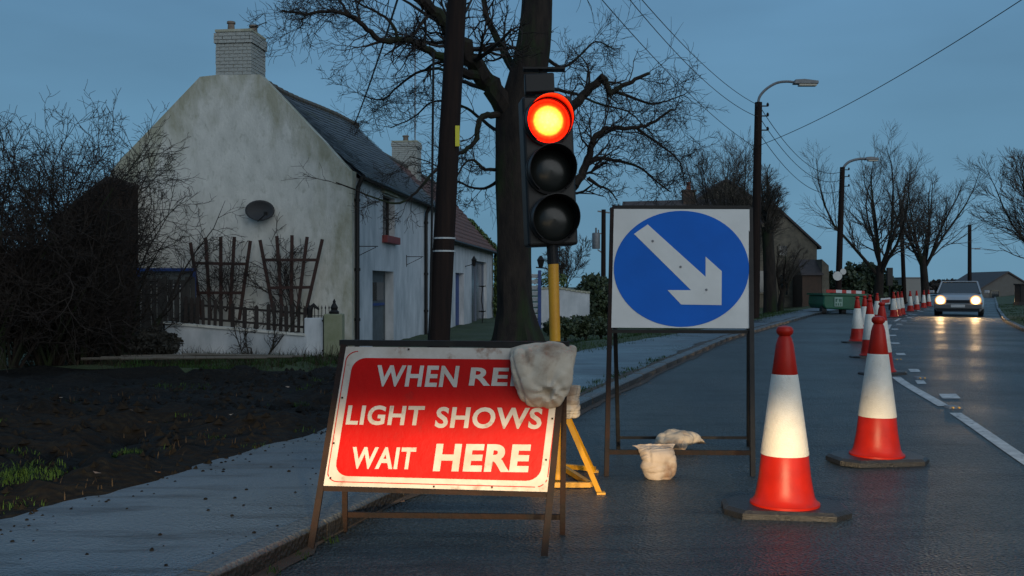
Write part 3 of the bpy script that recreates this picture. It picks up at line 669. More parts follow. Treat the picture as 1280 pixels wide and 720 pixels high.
m = MB(); m.box((.03, (win[0] + win[1]) / 2, wz[1] + .14), (.14, win[1] - win[0] + .3, .2)); m.build('lintel', mt['render'], house)
# door
m = MB(); frame(m, -.27, dr[0], dr[1], -.36, dz, .08); m.box((-.29, (dr[0] + dr[1]) / 2, .75), (.05, dr[1] - dr[0] - .16, 2.2 - .2)); do = m.build('door', mt['grey_door'], house)
m = MB(); m.box((-.255, (dr[0] + dr[1]) / 2, dz - .55), (.03, dr[1] - dr[0] - .4, .5)); m.build('door_pane', mt['glass'], do)
m = MB(); m.box((-.24, (dr[0] + dr[1]) / 2, dz - .9), (.04, dr[1] - dr[0] - .3, .07)); m.build('door_rail', mt['blue'], do)
m = MB(); m.lathe([(.0, 0), (.035, .01), (.03, .06), (0, .07)], 10, (-.24, dr[0] + .3, .75)); m.build('handle', mt['galv'], do)
# roof with sagging, humped ridge
rx = gable(288, 100)[0]
def ridge_pt(x, y):
    dx = (x - 640) / FOC; D = (ax_n.dot(HC) + rx) / (ax_n.x * dx + ax_n.y); P = Vector((dx * D, D, 0)); return (P - HC).dot(ax_a), CAM_H - (y - HY) / FOC * D
rpts = [ridge_pt(*q) for q in [(352, 116), (372, 125), (396, 134), (420, 144), (443, 156)]]
rz = lambda s: float(np.interp(s, [p[0] for p in rpts], [p[1] for p in rpts]))
send = rpts[-1][0]; evz = lambda s: ez + .06
m = MB(); NC = 24; rowsN = 22
for i in range(NC):                     # courses of slates, each a thin overlapping row of single slates
    t0, t1 = i / NC, (i + 1.25) / NC; s = .36 + (.14 if i % 2 else 0); 
    while s < s_end + .12:
        e = min(s + .285, s_end + .15)
        def pt(t, ss, lift):
            fr = min(1, ss / max(send, 1)); zz = rz(min(ss, send)) if ss < send else rz(send)
            xx = rx + (0.16 - rx) * t; z = zz + (evz(ss) - zz) * t
            sag = -.05 * math.sin(math.pi * t) * math.sin(math.pi * fr)
            return (xx, ss, z + sag + lift)
        j = rnd.uniform(-.006, .01); t1b = min(t1, 1.04) + rnd.uniform(-.004, .004)
        m.add([pt(t0, s, .0), pt(t0, e - .006, .0), pt(t1b, e - .006, .035 + j), pt(t1b, s, .035 + j), pt(t1b, e - .006, .02 + j), pt(t1b, s, .02 + j)], [(0, 1, 2, 3), (3, 2, 4, 5)])
        s += .29
m.build('slates', mt['slate'], house, kind='stuff')
m = MB()
k = 12
for i in range(k):
    a = .38 + (s_end - .3) * i / k; b = .38 + (s_end - .3) * (i + 1) / k; za, zb = rz(min(a, send)), rz(min(b, send))
    m.add([(rx, a, za - .03), (rx, b, zb - .03), (.14, b, ez - .0), (.14, a, ez - .0), (-W - .1, b, ez - .05), (-W - .1, a, ez - .05)], [(0, 1, 2, 3), (0, 5, 4, 1)])
m.build('roof_deck', mt['slate'], house)
m = MB(); s = .4
while s < send: 
    m.tube([(rx, s, rz(s) + .0), (rx, s + .41, rz(min(s + .41, send)) + .0)], .11, 8); m.tube([(rx, s + .38, rz(s) + .0), (rx, s + .43, rz(min(s + .43, send)))], .125, 8); s += .43
m.build('ridge_tiles', mt['ridge'], house, kind='stuff')
# far gable of the cottage
m = MB(); m.prism([(-W, s_end, ZB), (0, s_end, ZB), (0, s_end, ez), (rx, s_end, rz(send) - .05), (-W, s_end, ez)], (0, -.3, 0)); m.build('far_gable', mt['white'], house)
# gutter and downpipes
m = MB(); m.tube([(.2, .3, ez + .0), (.2, s_end, ez - .02)], .06, 8); m.build('gutter', mt['black'], house)
for s in (.22, facade(530, 300)[0]):
    m = MB(); m.tube([(.2, s, ez), (.09, s, ez - .25), (.07, s, ez - .5), (.07, s, ZB)], .055, 8)
    for z in (ez - .6, 1.6, .4): m.tube([(.07, s, z), (.07, s, z + .07)], .075, 8)
    m.build('downpipe', mt['black'], house)
m = MB()
for q in ((446, 313), (508, 325)):      # small iron brackets on the wall
    s, z = facade(*q); m.bar((0, s, z - .2), (0, s, z + .15), .03, .03); m.bar((0, s, z + .1), (.5, s + .1, z + .1), .02, .02); m.bar((0, s, z - .15), (.45, s + .1, z + .08), .015, .015)
    br = m.build('wall_bracket', mt['black'], house); m = MB()
# chimney of painted bricks
def chimney(parent, x0, x1, y0, y1, z0, z1, cap, pots, bmat):
    m = MB(); m.box(((x0 + x1) / 2, (y0 + y1) / 2, (z0 + z1) / 2), (x1 - x0 - .03, y1 - y0 - .03, z1 - z0)); ch = m.build('chimney', mt['mortar'], parent)
    src = None; z = z0; i = 0
    bh, bl = .085, (x1 - x0) / 4
    while z < z1 - bh * .5:
        out = .035 if z > z1 - cap else 0
        def put(cx, cy, lx, ly):
            nonlocal src
            if src is None:
                mm = MB(); mm.box((0, 0, 0), (1, 1, 1)); src = mm.build('brick', bmat, ch)
                src.location = (cx, cy, z + bh / 2); src.scale = (lx, ly, bh - .012)
            else: piece(src, 'brick', ch, (cx + rnd.uniform(-.004, .004), cy + rnd.uniform(-.004, .004), z + bh / 2), (0, 0, 0), (lx, ly, bh - .012))
        off = (i % 2) * bl / 2
        x = x0 - out
        while x < x1 + out - .02:
            e = min(x + (bl - off if x == x0 - out and off else bl), x1 + out); put((x + e) / 2, y0 - out + .05, e - x - .012, .1); x = e
        y = y0 - out + .1; bl2 = (y1 - y0) / 3
        while y < y1 + out - .02:
            e = min(y + bl2 - (bl2 / 2 if (i % 2 and y == y0 - out + .1) else 0), y1 + out); put(x1 + out - .05, (y + e) / 2, .1, e - y - .012); y = e
        z += bh; i += 1
    m = MB(); m.box(((x0 + x1) / 2, (y0 + y1) / 2, z1 + .02), (x1 - x0 + .02, y1 - y0 + .02, .06)); m.build('flaunching', mt['render'], ch)
    for px, py, hh, rr_ in pots:
        m = MB(); m.lathe([(rr_, 0), (rr_ * .85, hh * .75), (rr_ * 1.15, hh * .8), (rr_ * 1.1, hh), (rr_ * .6, hh), (rr_ * .6, hh * .6)], 14, (px, py, z1 + .05), caps=False); m.build('chimney_pot', mt['clay'], ch, smooth=True)
c0 = gable(269, 93); c1 = gable(314, 38)
chimney(house, c0[0], c1[0], .02, .95, c0[1] - .02, c1[1], .3, [(c0[0] + .3, .25, .24, .09), (c0[0] + .75, .55, .22, .1)], mt['brick_paint'])
m = MB(); m.tube([(c1[0] - .35, .5, c1[1] + .15), (c1[0] + .25, .4, c1[1] + .3)], .012, 5); m.tube([(c1[0] - .1, .5, c1[1]), (c1[0] - .1, .5, c1[1] + .25)], .012, 5); m.build('chimney_bracket', mt['black'], house)
# satellite dish
x, z = gable(327, 266); sd = thing('satellite_dish', 'dark round satellite dish on the white gable wall', 'satellite dish', tuple(HC + ax_n * x + Vector((0, 0, z)) - ax_a * .02), TH)
m = MB(); rings = 6; n = 24
vs = [(0, -.2, 0)]
for i in range(1, rings + 1):
    r = i / rings
    for k in range(n): a = 6.283 * k / n; vs.append((.34 * r * math.cos(a), -.2 - .07 * r * r, .245 * r * math.sin(a)))
fs = [(0, 1 + k, 1 + (k + 1) % n) for k in range(n)] + [(1 + (i - 1) * n + k, 1 + i * n + k, 1 + i * n + (k + 1) % n, 1 + (i - 1) * n + (k + 1) % n) for i in range(1, rings) for k in range(n)]
m.add(vs, fs); d_ = m.build('dish', M('satellite_dish_grey', (.022, .023, .025), .7), sd, smooth=True); d_.modifiers.new('s', 'SOLIDIFY').thickness = .015; d_.rotation_euler = (R(-8), 0, R(14))
m = MB(); m.bar((0, 0, -.05), (0, -.2, 0), .05, .05); m.bar((0, -.22, -.22), (.3, -.5, -.08), .02, .02); m.build('mount_arm', mt['black'], sd)
m = MB(); m.box((.31, -.5, -.06), (.08, .09, .08)); m.build('receiver', mt['black'], sd)

# fan trellises, each slat its own
def trellis(label, tops, bots, rails, yoff):
    bx, bz = gable((bots[0][0] + bots[-1][0]) / 2, bots[0][1], -yoff); t = thing('fan_trellis', label, 'trellis', tuple(HC + ax_n * bx - ax_a * yoff + Vector((0, 0, bz))), TH, 'fan trellises against the gable')
    g_ = lambda x, y: (lambda p: (p[0] - bx, 0, p[1] - bz))(gable(x, y, -yoff))
    for a, b in zip(tops, bots):
        m = MB(); m.bar(g_(*a), g_(*b), .075, .03, (0, 1, 0)); m.build('slat', mt['fanwood'], t)
    for a, b in rails:
        m = MB(); p_, q_ = Vector(g_(*a)), Vector(g_(*b)); p_.y -= .035; q_.y -= .035; m.bar(p_, q_, .07, .03, (0, 1, 0)); m.build('rail', mt['fanwood'], t)
    rg = random.Random(int(bx * 100)); m = MB()
    for k in range(16):
        p0 = Vector((rg.uniform(-.3, .3), .04, .2)); grow(m, p0, (rg.uniform(-.5, .5), -.03, 1), rg.uniform(1, 1.9), .014, 2, rg, dict(wob=.3, up=.02, flat=.25, rmin=.007, kids=[0, 4, 4], ang=(25, 70), ratio=(.35, .6)))
    m.build('climbing_stems', mt['twig'], t, kind='stuff')
trellis('left fan trellis thick with brown climbing stems against white gable', [(238, 303), (257, 297), (276, 296), (293, 296), (313, 301)], [(253, 400), (263, 400), (276, 400), (287, 400), (299, 400)], [((243, 329), (308, 330)), ((249, 366), (303, 366))], .35)
trellis('right fan trellis, almost clear of stems, with reddish slats', [(325, 300), (346, 295), (365, 294), (384, 296), (403, 299)], [(343, 396), (353, 396), (364, 396), (371, 396), (381, 396)], [((330, 325), (397, 325)), ((337, 360), (389, 359))], .35)

# garden wall in front of the gable with dark palings
def GW(x, y, D): p = A(x, y, D); return Vector(p)
gw = thing('garden_wall', 'low white painted garden wall in front of the gable', 'wall', (0, 0, 0))
a0, a1 = GW(206, 405, 21.6), GW(383, 420, 21.0)
m = MB(); 
def wallseg(m, p, q, zb, th): 
    d = (q - p); d.z = 0; nrm = Vector((-d.y, d.x, 0)).normalized() * th
    m.add([(p.x, p.y, zb), (q.x, q.y, zb), (q.x, q.y, q.z), (p.x, p.y, p.z), (p.x + nrm.x, p.y + nrm.y, zb), (q.x + nrm.x, q.y + nrm.y, zb), (q.x + nrm.x, q.y + nrm.y, q.z), (p.x + nrm.x, p.y + nrm.y, p.z)],
          [(0, 1, 2, 3), (5, 4, 7, 6), (3, 2, 6, 7), (4, 0, 3, 7), (1, 5, 6, 2), (0, 4, 5, 1)])
wallseg(m, a0, a1, -.7, .22); m.build('wall_body', mt['white'], gw)
m = MB(); wallseg(m, a0 + Vector((-.03, -.03, .05)), a1 + Vector((.0, -.03, .05)), 0, .28); 
m.v = [(v[0], v[1], (v[2] if v[2] > 0 else 0)) for v in m.v]
m = MB()
K = 8
for i in range(K):
    p = a0.lerp(a1, i / K); q = a0.lerp(a1, (i + 1) / K - .004)
    mm = MB(); d = q - p; c = (p + q) / 2; ang = math.atan2(d.y, d.x); rot = Matrix.Rotation(ang, 3, 'Z') @ Matrix.Rotation(-math.atan2(d.z, math.hypot(d.x, d.y)), 3, 'Y')
    mm.box((c.x, c.y + .1, c.z + .025), (d.length, .28, .05), rot); mm.build('coping_stone', mt['render'], gw)
pf = thing('paling_fence', 'dark wooden paling fence standing on the low white garden wall', 'fence', tuple(a0))
src = None; npal = 21
for i in range(npal):
    f = .14 + .84 * i / (npal - 1)
    if .43 < f < .72 and i % 2: continue
    p = a0.lerp(a1, f) - a0 + Vector((0, .1, .05)); hh = .62 + rnd.uniform(-.04, .05) - (.12 if .43 < f < .72 else 0)
    if src is None:
        m = MB(); m.prism([(-.04, 0, 0), (.04, 0, 0), (.04, 0, .92), (0, 0, 1), (-.04, 0, .92)], (0, .02, 0)); src = m.build('paling', mt['darkwood'], pf, loc=tuple(p)); src.scale = (1, 1, hh)
    else: piece(src, 'paling', pf, tuple(p), (rnd.uniform(-.02, .02), rnd.uniform(-.03, .03), 0), (rnd.uniform(.75, 1.2), 1, hh))
for h in (.18, .48):
    m = MB(); p = a0.lerp(a1, .12) - a0 + Vector((0, .135, h)); q = a0.lerp(a1, .99) - a0 + Vector((0, .135, h)); m.bar(p, q, .05, .03, (0, 1, 0)); m.build('fence_rail', mt['darkwood'], pf)
# back fence behind the blue-topped frame
bf = thing('board_fence', 'weathered dark board fence under the blue-topped frame', 'fence', tuple(GW(172, 405, 21.9)))
src = None
for i in range(11):
    p = Vector((i * .128, 0, -.7)); hh = 1.75 + rnd.uniform(-.05, .04)
    if src is None: m = MB(); m.box((0, 0, .5), (.11, .022, 1)); src = m.build('board', M('weathered_board', (.028, .026, .024), .85, (.05, .046, .04), 5, stretch=(4, 4, .6)), bf, loc=tuple(p)); src.scale = (1, 1, hh)
    else: piece(src, 'board', bf, tuple(p), (0, rnd.uniform(-.02, .02), 0), (1, 1, hh))
bl = thing('blue_topped_shelter', 'small garden shelter with a blue top rail left of the fan trellises', 'shelter', tuple(GW(174, 405, 22.05)))
o = Vector(bl.location)
m = MB(); m.bar(GW(172, 337, 22.05) - o, GW(244, 337, 22.05) - o, .07, .07); m.build('top_rail', mt['blue'], bl)
m = MB(); m.bar(GW(172, 358, 22.05) - o, GW(244, 358, 22.05) - o, .05, .05); m.build('mid_rail', M('faded_blue', (.03, .05, .09), .7), bl)
m = MB(); m.box((GW(208, 347, 22.15) - o), (1.28, .02, .3)); m.build('clear_panel', M('clouded_panel', (.13, .15, .15), .35, (.07, .075, .07), 4), bl)
for x in (173, 243):
    m = MB(); m.bar(GW(x, 335, 22.05) - o, GW(x, 445, 22.05) - o, .06, .06); m.build('post', mt['blue'], bl)
# gate pillar, wall end and black finials
gpil = thing('gate_pillar', 'greenish weathered gate pillar with black pointed finial', 'pillar', tuple(GW(416, 450, 20.9)))
o = Vector(gpil.location)
m = MB(); m.box((0, .17, .5), (.4, .36, 1.0)); bevel(m.build('shaft', M('mossy_render', (.17, .19, .11), .9, (.24, .25, .17), 3, 8, .4, 20), gpil), .02)
m = MB(); m.lathe([(.1, 0), (.11, .04), (.07, .09), (.085, .14), (.03, .24), (.035, .27), (0.004, .33)], 12, (0, .17, 1.0)); m.build('finial', mt['black'], gpil)
we = thing('wall_end_pier', 'short white garden wall pier beside the gate', 'pier', tuple(GW(392, 450, 21.0)))
m = MB(); m.box((0, .15, .42), (.42, .28, 1.0)); bevel(m.build('shaft', mt['white'], we), .02)
m = MB(); m.tube([(-.1, .1, .92), (-.1, .1, 1.12), (-.02, .1, 1.2), (.1, .1, 1.1)], [.06, .07, .05, .02], 7); m.tube([(-.1, .1, 1.1), (-.14, .1, 1.24)], [.03, .01], 5); m.build('ornament', mt['black'], we)
ga = thing('garden_gate', 'dark iron garden gate between pier and mossy pillar', 'gate', tuple(GW(406, 450, 20.9)))
for i in range(3): m = MB(); m.bar((-.05 + i * .05, .1, .1), (-.05 + i * .05, .1, .95), .02, .02); m.build('gate_bar', mt['black'], ga); m = MB(); m.bar((-.08, .1, .85), (.08, .1, .85), .03, .03); m.build('gate_rail', mt['black'], ga); m = MB(); m.bar((-.08, .1, .2), (.08, .1, .2), .03, .03); m.build('gate_rail', mt['black'], ga)
rl = thing('wall_railing', 'short iron spiked railing in front of the gable near the downpipe', 'railing', tuple(GW(400, 392, 21.2)))
for i in range(5):
    m = MB(); m.lathe([(.008, -.1), (.008, .1), (.018, .12), (.001, .19)], 6, (-.12 + i * .08, 0, 0)); m.build('spike', mt['black'], rl)
m = MB(); m.bar((-.16, 0, -.05), (.24, 0, -.05), .015, .015); m.build('rail', mt['black'], rl)
lg = thing('old_logs', 'grey logs and rubbish lying under the bushes', 'log', (-7.2, 18.3, -.2))
for i in range(7):
    m = MB(); a = rnd.uniform(-.2, .2); m.tube([(i * .3 - 1, rnd.uniform(-.4, .4), .05 + i * .01), (i * .3 + rnd.uniform(.8, 1.6), rnd.uniform(-.4, .4), .1)], [.03, .02], 6); m.build('log', M('grey_log', (.10, .09, .075), .9) if i == 0 else bpy.data.materials['grey_log'], lg)
# brown shed among the bushes
sh = thing('brown_shed', 'dark brown timber outbuilding half hidden by hawthorn bushes left of the gable', 'shed', tuple(GW(80, 440, 21.6)))
sh.location.z = -.5
shx0, shx1 = GW(70, 0, 21.6).x - sh.location.x, GW(134, 0, 21.6).x - sh.location.x
zl, zr = GW(70, 282, 21.6).z + .5, GW(134, 226, 21.6).z + .5
nb = 8
m = MB(); m.prism([(shx0, .05, 0), (shx1, .05, 0), (shx1, .05, zr), (shx0, .05, zl)], (0, 2.0, 0)); m.build('shed_body', mt['shedwood'], sh)
for i in range(nb):
    x0_, x1_ = shx0 + (shx1 - shx0) * i / nb, shx0 + (shx1 - shx0) * (i + 1) / nb - .015
    za, zb = zl + (zr - zl) * i / nb, zl + (zr - zl) * (i + 1) / nb
    m = MB(); m.prism([(x0_, 0, 0), (x1_, 0, 0), (x1_, 0, zb - .02), (x0_, 0, za - .02)], (0, .05 + (i % 2) * .012, 0)); 
    m.v = [(v[0], v[1] if v[1] > .01 else -.004 * (i % 3), v[2]) for v in m.v]; m.build('board', mt['shedwood'], sh)
m = MB(); m.prism([(shx0 - .1, -.12, zl), (shx1 + .03, -.12, zr + .03), (shx1 + .03, -.12, zr + .1), (shx0 - .1, -.12, zl + .07)], (0, 2.2, 0)); m.build('roof', mt['darkroof'], sh)

# ------------------------------------------------------------------ lower cottage with red pantile roof
cot = thing('red_roofed_cottage', 'low white cottage with red-brown tiled roof, blue door and red window sill', 'cottage', tuple(HC + ax_a * (s_end + .02)), TH)
o0 = s_end + .02
c_end = facade(617, 318)[0] - o0; cez = facade(590, 307)[1]
crz = 6.35; crx = -2.9
cd = [facade(570, 340)[0] - o0, facade(580.5, 340)[0] - o0]; cdz = facade(572, 341)[1]
cw = [facade(590, 330)[0] - o0, facade(609, 330)[0] - o0]; cwz = [facade(596, 409)[1], facade(596, 326)[1]]
m = MB(); wallgrid(m, 0, c_end, ZB, cez, [(cd[0], cd[1], ZB, cdz), (cw[0], cw[1], cwz[0], cwz[1])], -.02, .4); m.build('front_wall', mt['white'], cot)
m = MB(); m.prism([(-5.6, c_end - .3, ZB), (-.021, c_end - .3, ZB), (-.021, c_end - .3, cez), (crx, c_end - .3, crz - .1), (-5.6, c_end - .3, cez)], (0, .302, 0)); m.build('end_wall', mt['white'], cot)
m = MB(); m.prism([(-5.6, 0.02, ZB), (-.5, 0.02, ZB), (-.3, .02, cez), (crx, .02, crz - .12), (-5.6, .02, cez)], (0, .25, 0)); m.build('near_gable', mt['white'], cot)
m = MB(); NR = 15
for i in range(NR):                                   # overlapping courses of pantiles
    t0, t1 = i / NR, (i + 1.15) / NR
    s = -.1
    while s < c_end + .15:
        e = s + .3
        def pt(t, ss, lift): return (crx + (.2 - crx) * t, ss, crz + (cez - .05 - crz) * t + lift)
        m.add([pt(t0, s, 0), pt(t0, s + .15, .04), pt(t0, e, 0), pt(t1, s, .07), pt(t1, s + .15, .12), pt(t1, e, .07), pt(t1, s, .03), pt(t1, e, .03)],
              [(0, 1, 4, 3), (1, 2, 5, 4), (3, 4, 5, 7, 6)])
        s += .3
m.build('pantiles', mt['pantile'], cot, kind='stuff')
m = MB(); m.add([(crx, -.1, crz - .06), (crx, c_end + .15, crz - .06), (-5.8, c_end + .15, cez - .1), (-5.8, -.1, cez - .1), (.15, -.1, cez - .09), (.15, c_end + .15, cez - .09)], [(0, 1, 2, 3), (0, 4, 5, 1)]); m.build('roof_deck', mt['darkroof'], cot)
m = MB(); m.tube([(crx, -.1, crz + .02), (crx, c_end + .15, crz + .02)], .13, 8); m.build('ridge_tiles', mt['ridge'], cot)
m = MB(); m.tube([(.25, 0, cez - .08), (.25, c_end, cez - .1)], .06, 8); m.build('gutter', mt['black'], cot)
m = MB(); m.box((-.25, (cd[0] + cd[1]) / 2, (cdz - .4) / 2), (.06, cd[1] - cd[0], cdz + .4)); dd_ = m.build('door', mt['blue'], cot)
m = MB(); m.lathe([(.0, 0), (.035, .01), (.03, .05), (0, .06)], 8, (-.2, cd[0] + .2, .8)); m.build('handle', mt['galv'], dd_)
m = MB(); frame(m, -.2, cw[0], cw[1], cwz[0], cwz[1], .09); m.box((-.2, (cw[0] + cw[1]) / 2, (cwz[0] + cwz[1]) / 2), (.05, .07, cwz[1] - cwz[0] - .2)); wn = m.build('window', M('blue_grey_frame', (.12, .15, .2), .6), cot)
m = MB(); m.box((-.23, (cw[0] + cw[1]) / 2, (cwz[0] + cwz[1]) / 2), (.02, cw[1] - cw[0] - .1, cwz[1] - cwz[0] - .1)); m.build('pane', M('curtained_pane', (.10, .10, .12), .2), wn)  # pane has a paler base colour than the dark window glass
m = MB(); m.box((.02, (cw[0] + cw[1]) / 2, cwz[0] - .08), (.3, cw[1] - cw[0] + .3, .17)); m.build('sill', mt['redsill'], wn)
# second chimney
cD = facade(510, 200)[0] - o0
q = Vector(((510 - 640) / FOC * 1, 1, 0)); Dc = (ax_n.dot(HC) + crx) / (ax_n.x * q.x + ax_n.y); s_c = (Vector((q.x * Dc, Dc, 0)) - HC).dot(ax_a) - o0
zt = CAM_H - (179 - HY) / FOC * Dc
chimney(cot, crx - .62, crx + .5, s_c - .45, s_c + .45, crz - .5, zt, .25, [(crx - .1, s_c, .28, .13)], mt['brick_paint'])
m = MB(); xa = Vector(((528 - 640) / FOC, 1, 0)); m.tube([(crx + .38, s_c - .3, crz - 1.2), (crx + .38, s_c - .3, CAM_H - (62 - HY) / FOC * Dc)], .03, 6); m.tube([(crx + .5, s_c - .3, zt - .5), (crx + .38, s_c - .3, zt - .5)], .03, 5); m.build('aerial_mast', mt['galv'], cot)
# coach lantern and plant stand
s, z = facade(582, 333); ln = thing('coach_lantern', 'black coach lantern beside the blue cottage door', 'lantern', tuple(HC + ax_a * s + Vector((0, 0, z))), TH)
m = MB(); m.bar((-.02, 0, 0), (.35, 0, .1), .03, .03); m.build('bracket', mt['black'], ln)
m = MB(); m.lathe([(.05, -.12), (.1, .12), (.12, .14), (.04, .26), (.01, .32)], 6, (.35, 0, .12)); m.build('lamp_housing', mt['black'], ln)
s, z = facade(585, 425); ps = thing('plant_stand', 'thin black wrought iron plant stand by the blue door', 'plant stand', tuple(HC + ax_a * s + ax_n * .6 + Vector((0, 0, -.3))), TH)
m = MB(); m.tube([(0, 0, 0), (.05, 0, .5), (-.04, 0, 1.0), (.02, 0, 1.5)], .02, 5); m.build('stem', mt['black'], ps)
for h in (.45, 1.5): m = MB(); m.lathe([(.02, 0), (.16, .03), (.17, .06)], 10, (0, 0, h)); m.build('tray', mt['black'], ps)
# ivy on the corner
rg = random.Random(5); iv = thing('ivy', 'green ivy climbing the corner of the low cottage next to the big tree', 'ivy', tuple(HC + ax_a * (o0 + c_end)), TH); m = MB()
for i in range(2600):
    z = rg.uniform(-.3, 4.6); wdt = .35 + .5 * mnoise.noise(Vector((z, 0, 3))) + (.4 if z > 3 else 0)
    y = rg.gauss(-.1, wdt * .45); x = .05 + rg.random() * .22 - (max(0, z - 3.1) * .9 if z > 3.1 else 0); p = Vector((x, y, z)); a = Vector((rg.gauss(1, .5), rg.gauss(0, .5), rg.gauss(.2, .5))).normalized(); b = a.orthogonal().normalized(); c = a.cross(b); s = rg.uniform(.04, .09)
    m.add([p - b * s, p + c * s, p + b * s, p - c * s], [(0, 1, 2, 3)])
m.build('leaves', mt['ivy'], iv, kind='stuff')
# white louvred gate with blue post behind the tree
lv = thing('louvred_side_gate', 'white slatted side gate with blue posts right of the big trunk', 'gate', tuple(A(668, 405, 29)))
o = Vector(lv.location)
for x in (661, 674.5):
    m = MB(); m.bar(Vector(A(x, 338, 29)) - o, Vector(A(x, 412, 29)) - o, .1, .1); m.build('post', mt['blue'], lv)
src = None
for i in range(9):
    p = Vector(A(668, 345 + i * 7.2, 29)) - o
    if src is None: m = MB(); m.box((0, 0, 0), (.24, .03, .12), Matrix.Rotation(R(25), 3, 'X')); src = m.build('slat', mt['white'], lv, loc=tuple(p))
    else: piece(src, 'slat', lv, tuple(p))
ol = thing('wall_lamp', 'small black wall lamp on the blue gate post', 'lamp', tuple(A(676, 330, 28.9)))
m = MB(); m.lathe([(.06, -.1), (.11, .1), (.12, .12), (.03, .25)], 6); m.build('housing', mt['black'], ol); m = MB(); m.bar((-.15, 0, -.1), (.2, 0, -.13), .04, .04); m.build('arm', mt['black'], ol)
ww = thing('white_garden_wall', 'white rendered garden wall beyond the yellow signal pole', 'wall', tuple(A(708, 403, 30)))
o = Vector(ww.location); m = MB(); top = [(676, 362), (690, 361), (705, 362), (720, 365), (737, 367)]
m.prism([Vector(A(x, y, 30)) - o for x, y in top] + [Vector(A(737, 410, 30)) - o, Vector(A(676, 410, 30)) - o], (0, .25, 0)); m.build('wall_body', mt['white'], ww)
src = None
for i in range(10):
    x = 679 + i * 6.2; y = np.interp(x, [t[0] for t in top], [t[1] for t in top]) - .5
    if src is None: m = MB(); m.box((0, .12, .02), (.148, .3, .06)); src = m.build('coping_stone', mt['render'], ww, loc=tuple(Vector(A(x, y, 30)) - o))
    else: piece(src, 'coping_stone', ww, tuple(Vector(A(x, y, 30)) - o))

# ------------------------------------------------------------------ houses farther on
def far_house(name, label, cx, D, rz_, Wd, Ln, ze, zr, wall, roof, wins=(), chim=None, rot=0, group=None):
    x = (cx - 640) / FOC * D; t = thing(name, label, 'house', (x, D, 0), rot, group)
    m = MB(); m.prism([(-Wd / 2, 0, -.6), (Wd / 2, 0, -.6), (Wd / 2, 0, ze), (0, 0, zr - .05), (-Wd / 2, 0, ze)], (0, Ln, 0)); m.build('wall', wall, t)
    m = MB(); o_ = .25; sl = (zr - ze) / (Wd / 2)
    for sg in (-1, 1):
        m.prism([(0, -.15, zr), (sg * (Wd / 2 + o_), -.15, ze - o_ * sl), (sg * (Wd / 2 + o_), -.15, ze - o_ * sl + .16), (0, -.15, zr + .18)], (0, Ln + .3, 0))
    rf = m.build('roof', roof, t)
    for (wx, wz_, ww_, wh) in wins:
        m = MB(); y = -.03
        for a, b, c, d in ((wx - ww_ / 2, wx + ww_ / 2, wz_ - wh / 2 - .1, wz_ - wh / 2), (wx - ww_ / 2, wx + ww_ / 2, wz_ + wh / 2, wz_ + wh / 2 + .12), (wx - ww_ / 2 - .1, wx - ww_ / 2, wz_ - wh / 2, wz_ + wh / 2), (wx + ww_ / 2, wx + ww_ / 2 + .1, wz_ - wh / 2, wz_ + wh / 2)):
            m.box(((a + b) / 2, y, (c + d) / 2), (b - a, .12, d - c))
        wn = m.build('window', mt['stone'], t)
        m = MB(); m.box((wx, -.01, wz_), (ww_, .04, wh)); m.build('pane', mt['glass'], wn)
    if chim:
        for cxx, cy, h in chim:
            m = MB(); m.box((cxx, cy, zr + h / 2 - .3), (.9, .7, h + .6)); m.box((cxx, cy, zr + h), (1.0, .8, .15)); c_ = m.build('chimney', mt['brickfar'], rf)
            m = MB(); m.lathe([(.14, 0), (.12, .5), (.16, .55)], 10, (cxx, cy, zr + h + .07)); m.build('chimney_pot', mt['orange'] if False else mt['clay'], c_)
    return t
SD = 62
zz = lambda y, D: CAM_H - (y - HY) / FOC * D
far_house('stone_house', 'grey stone house with steep dark gable and tall windows right of the nearer lamp post', 972, SD, 0, 5.2, 12, zz(307, SD), zz(262, SD), mt['stone'], mt['darkroof'],
          [(-.15 + .55, zz(356, SD), .5, 1.3), (1.35, zz(356, SD), .45, 1.2), (.35, zz(313, SD), .5, .6), (-1.2, zz(352, SD), .6, 1.4)], rot=R(4))
# its lean-to porch of brown brick
pp_ = thing('brick_porch', 'low brown brick lean-to with dark sloping roof at the right end of the stone house', 'porch', tuple(A(1017, 380, 60)))
o = Vector(pp_.location); o_z = pp_.location.z
m = MB(); P_ = lambda x, y: Vector(A(x, y, 60)) - o
m.prism([P_(1003, 388), P_(1027, 388), P_(1027, 343), P_(1003, 343)], (0, 4, 0)); m.build('wall', mt['brickfar'], pp_)
m = MB(); m.prism([P_(1001, 344) - Vector((0, .15, 0)), P_(1029, 344) - Vector((0, .15, 0)), P_(1027, 326) + Vector((0, 1.2, 0)), P_(1004, 326) + Vector((0, 1.2, 0))], (0, .1, .12)); m.build('roof', mt['darkroof'], pp_)
m = MB(); m.prism([P_(1027.5, 388), P_(1037, 388), P_(1036, 332), P_(1027.5, 324)], (0, 4, 0)); m.build('stone_buttress', mt['stone'], pp_)
far_house('dark_gabled_house', 'dark steep gabled house roof behind the bushy bare tree', 908, 72, 0, 7.4, 9, zz(268, 72), zz(226, 72), mt['stone'], mt['darkroof'], [(-1.5, zz(300, 72), .9, 1.3), (1.5, zz(300, 72), .9, 1.3)])
lr = thing('long_roofed_house', 'long dark roofed building just showing above the blue arrow sign', 'house', tuple(A(830, 400, 56)))
o = Vector(lr.location); Q = lambda x, y, d=0: Vector(A(x, y, 56 + d)) - o
m = MB(); m.prism([Q(782, 400), Q(925, 400), Q(925, 290), Q(782, 290)], (0, 5, 0)); m.build('wall', mt['stone'], lr)
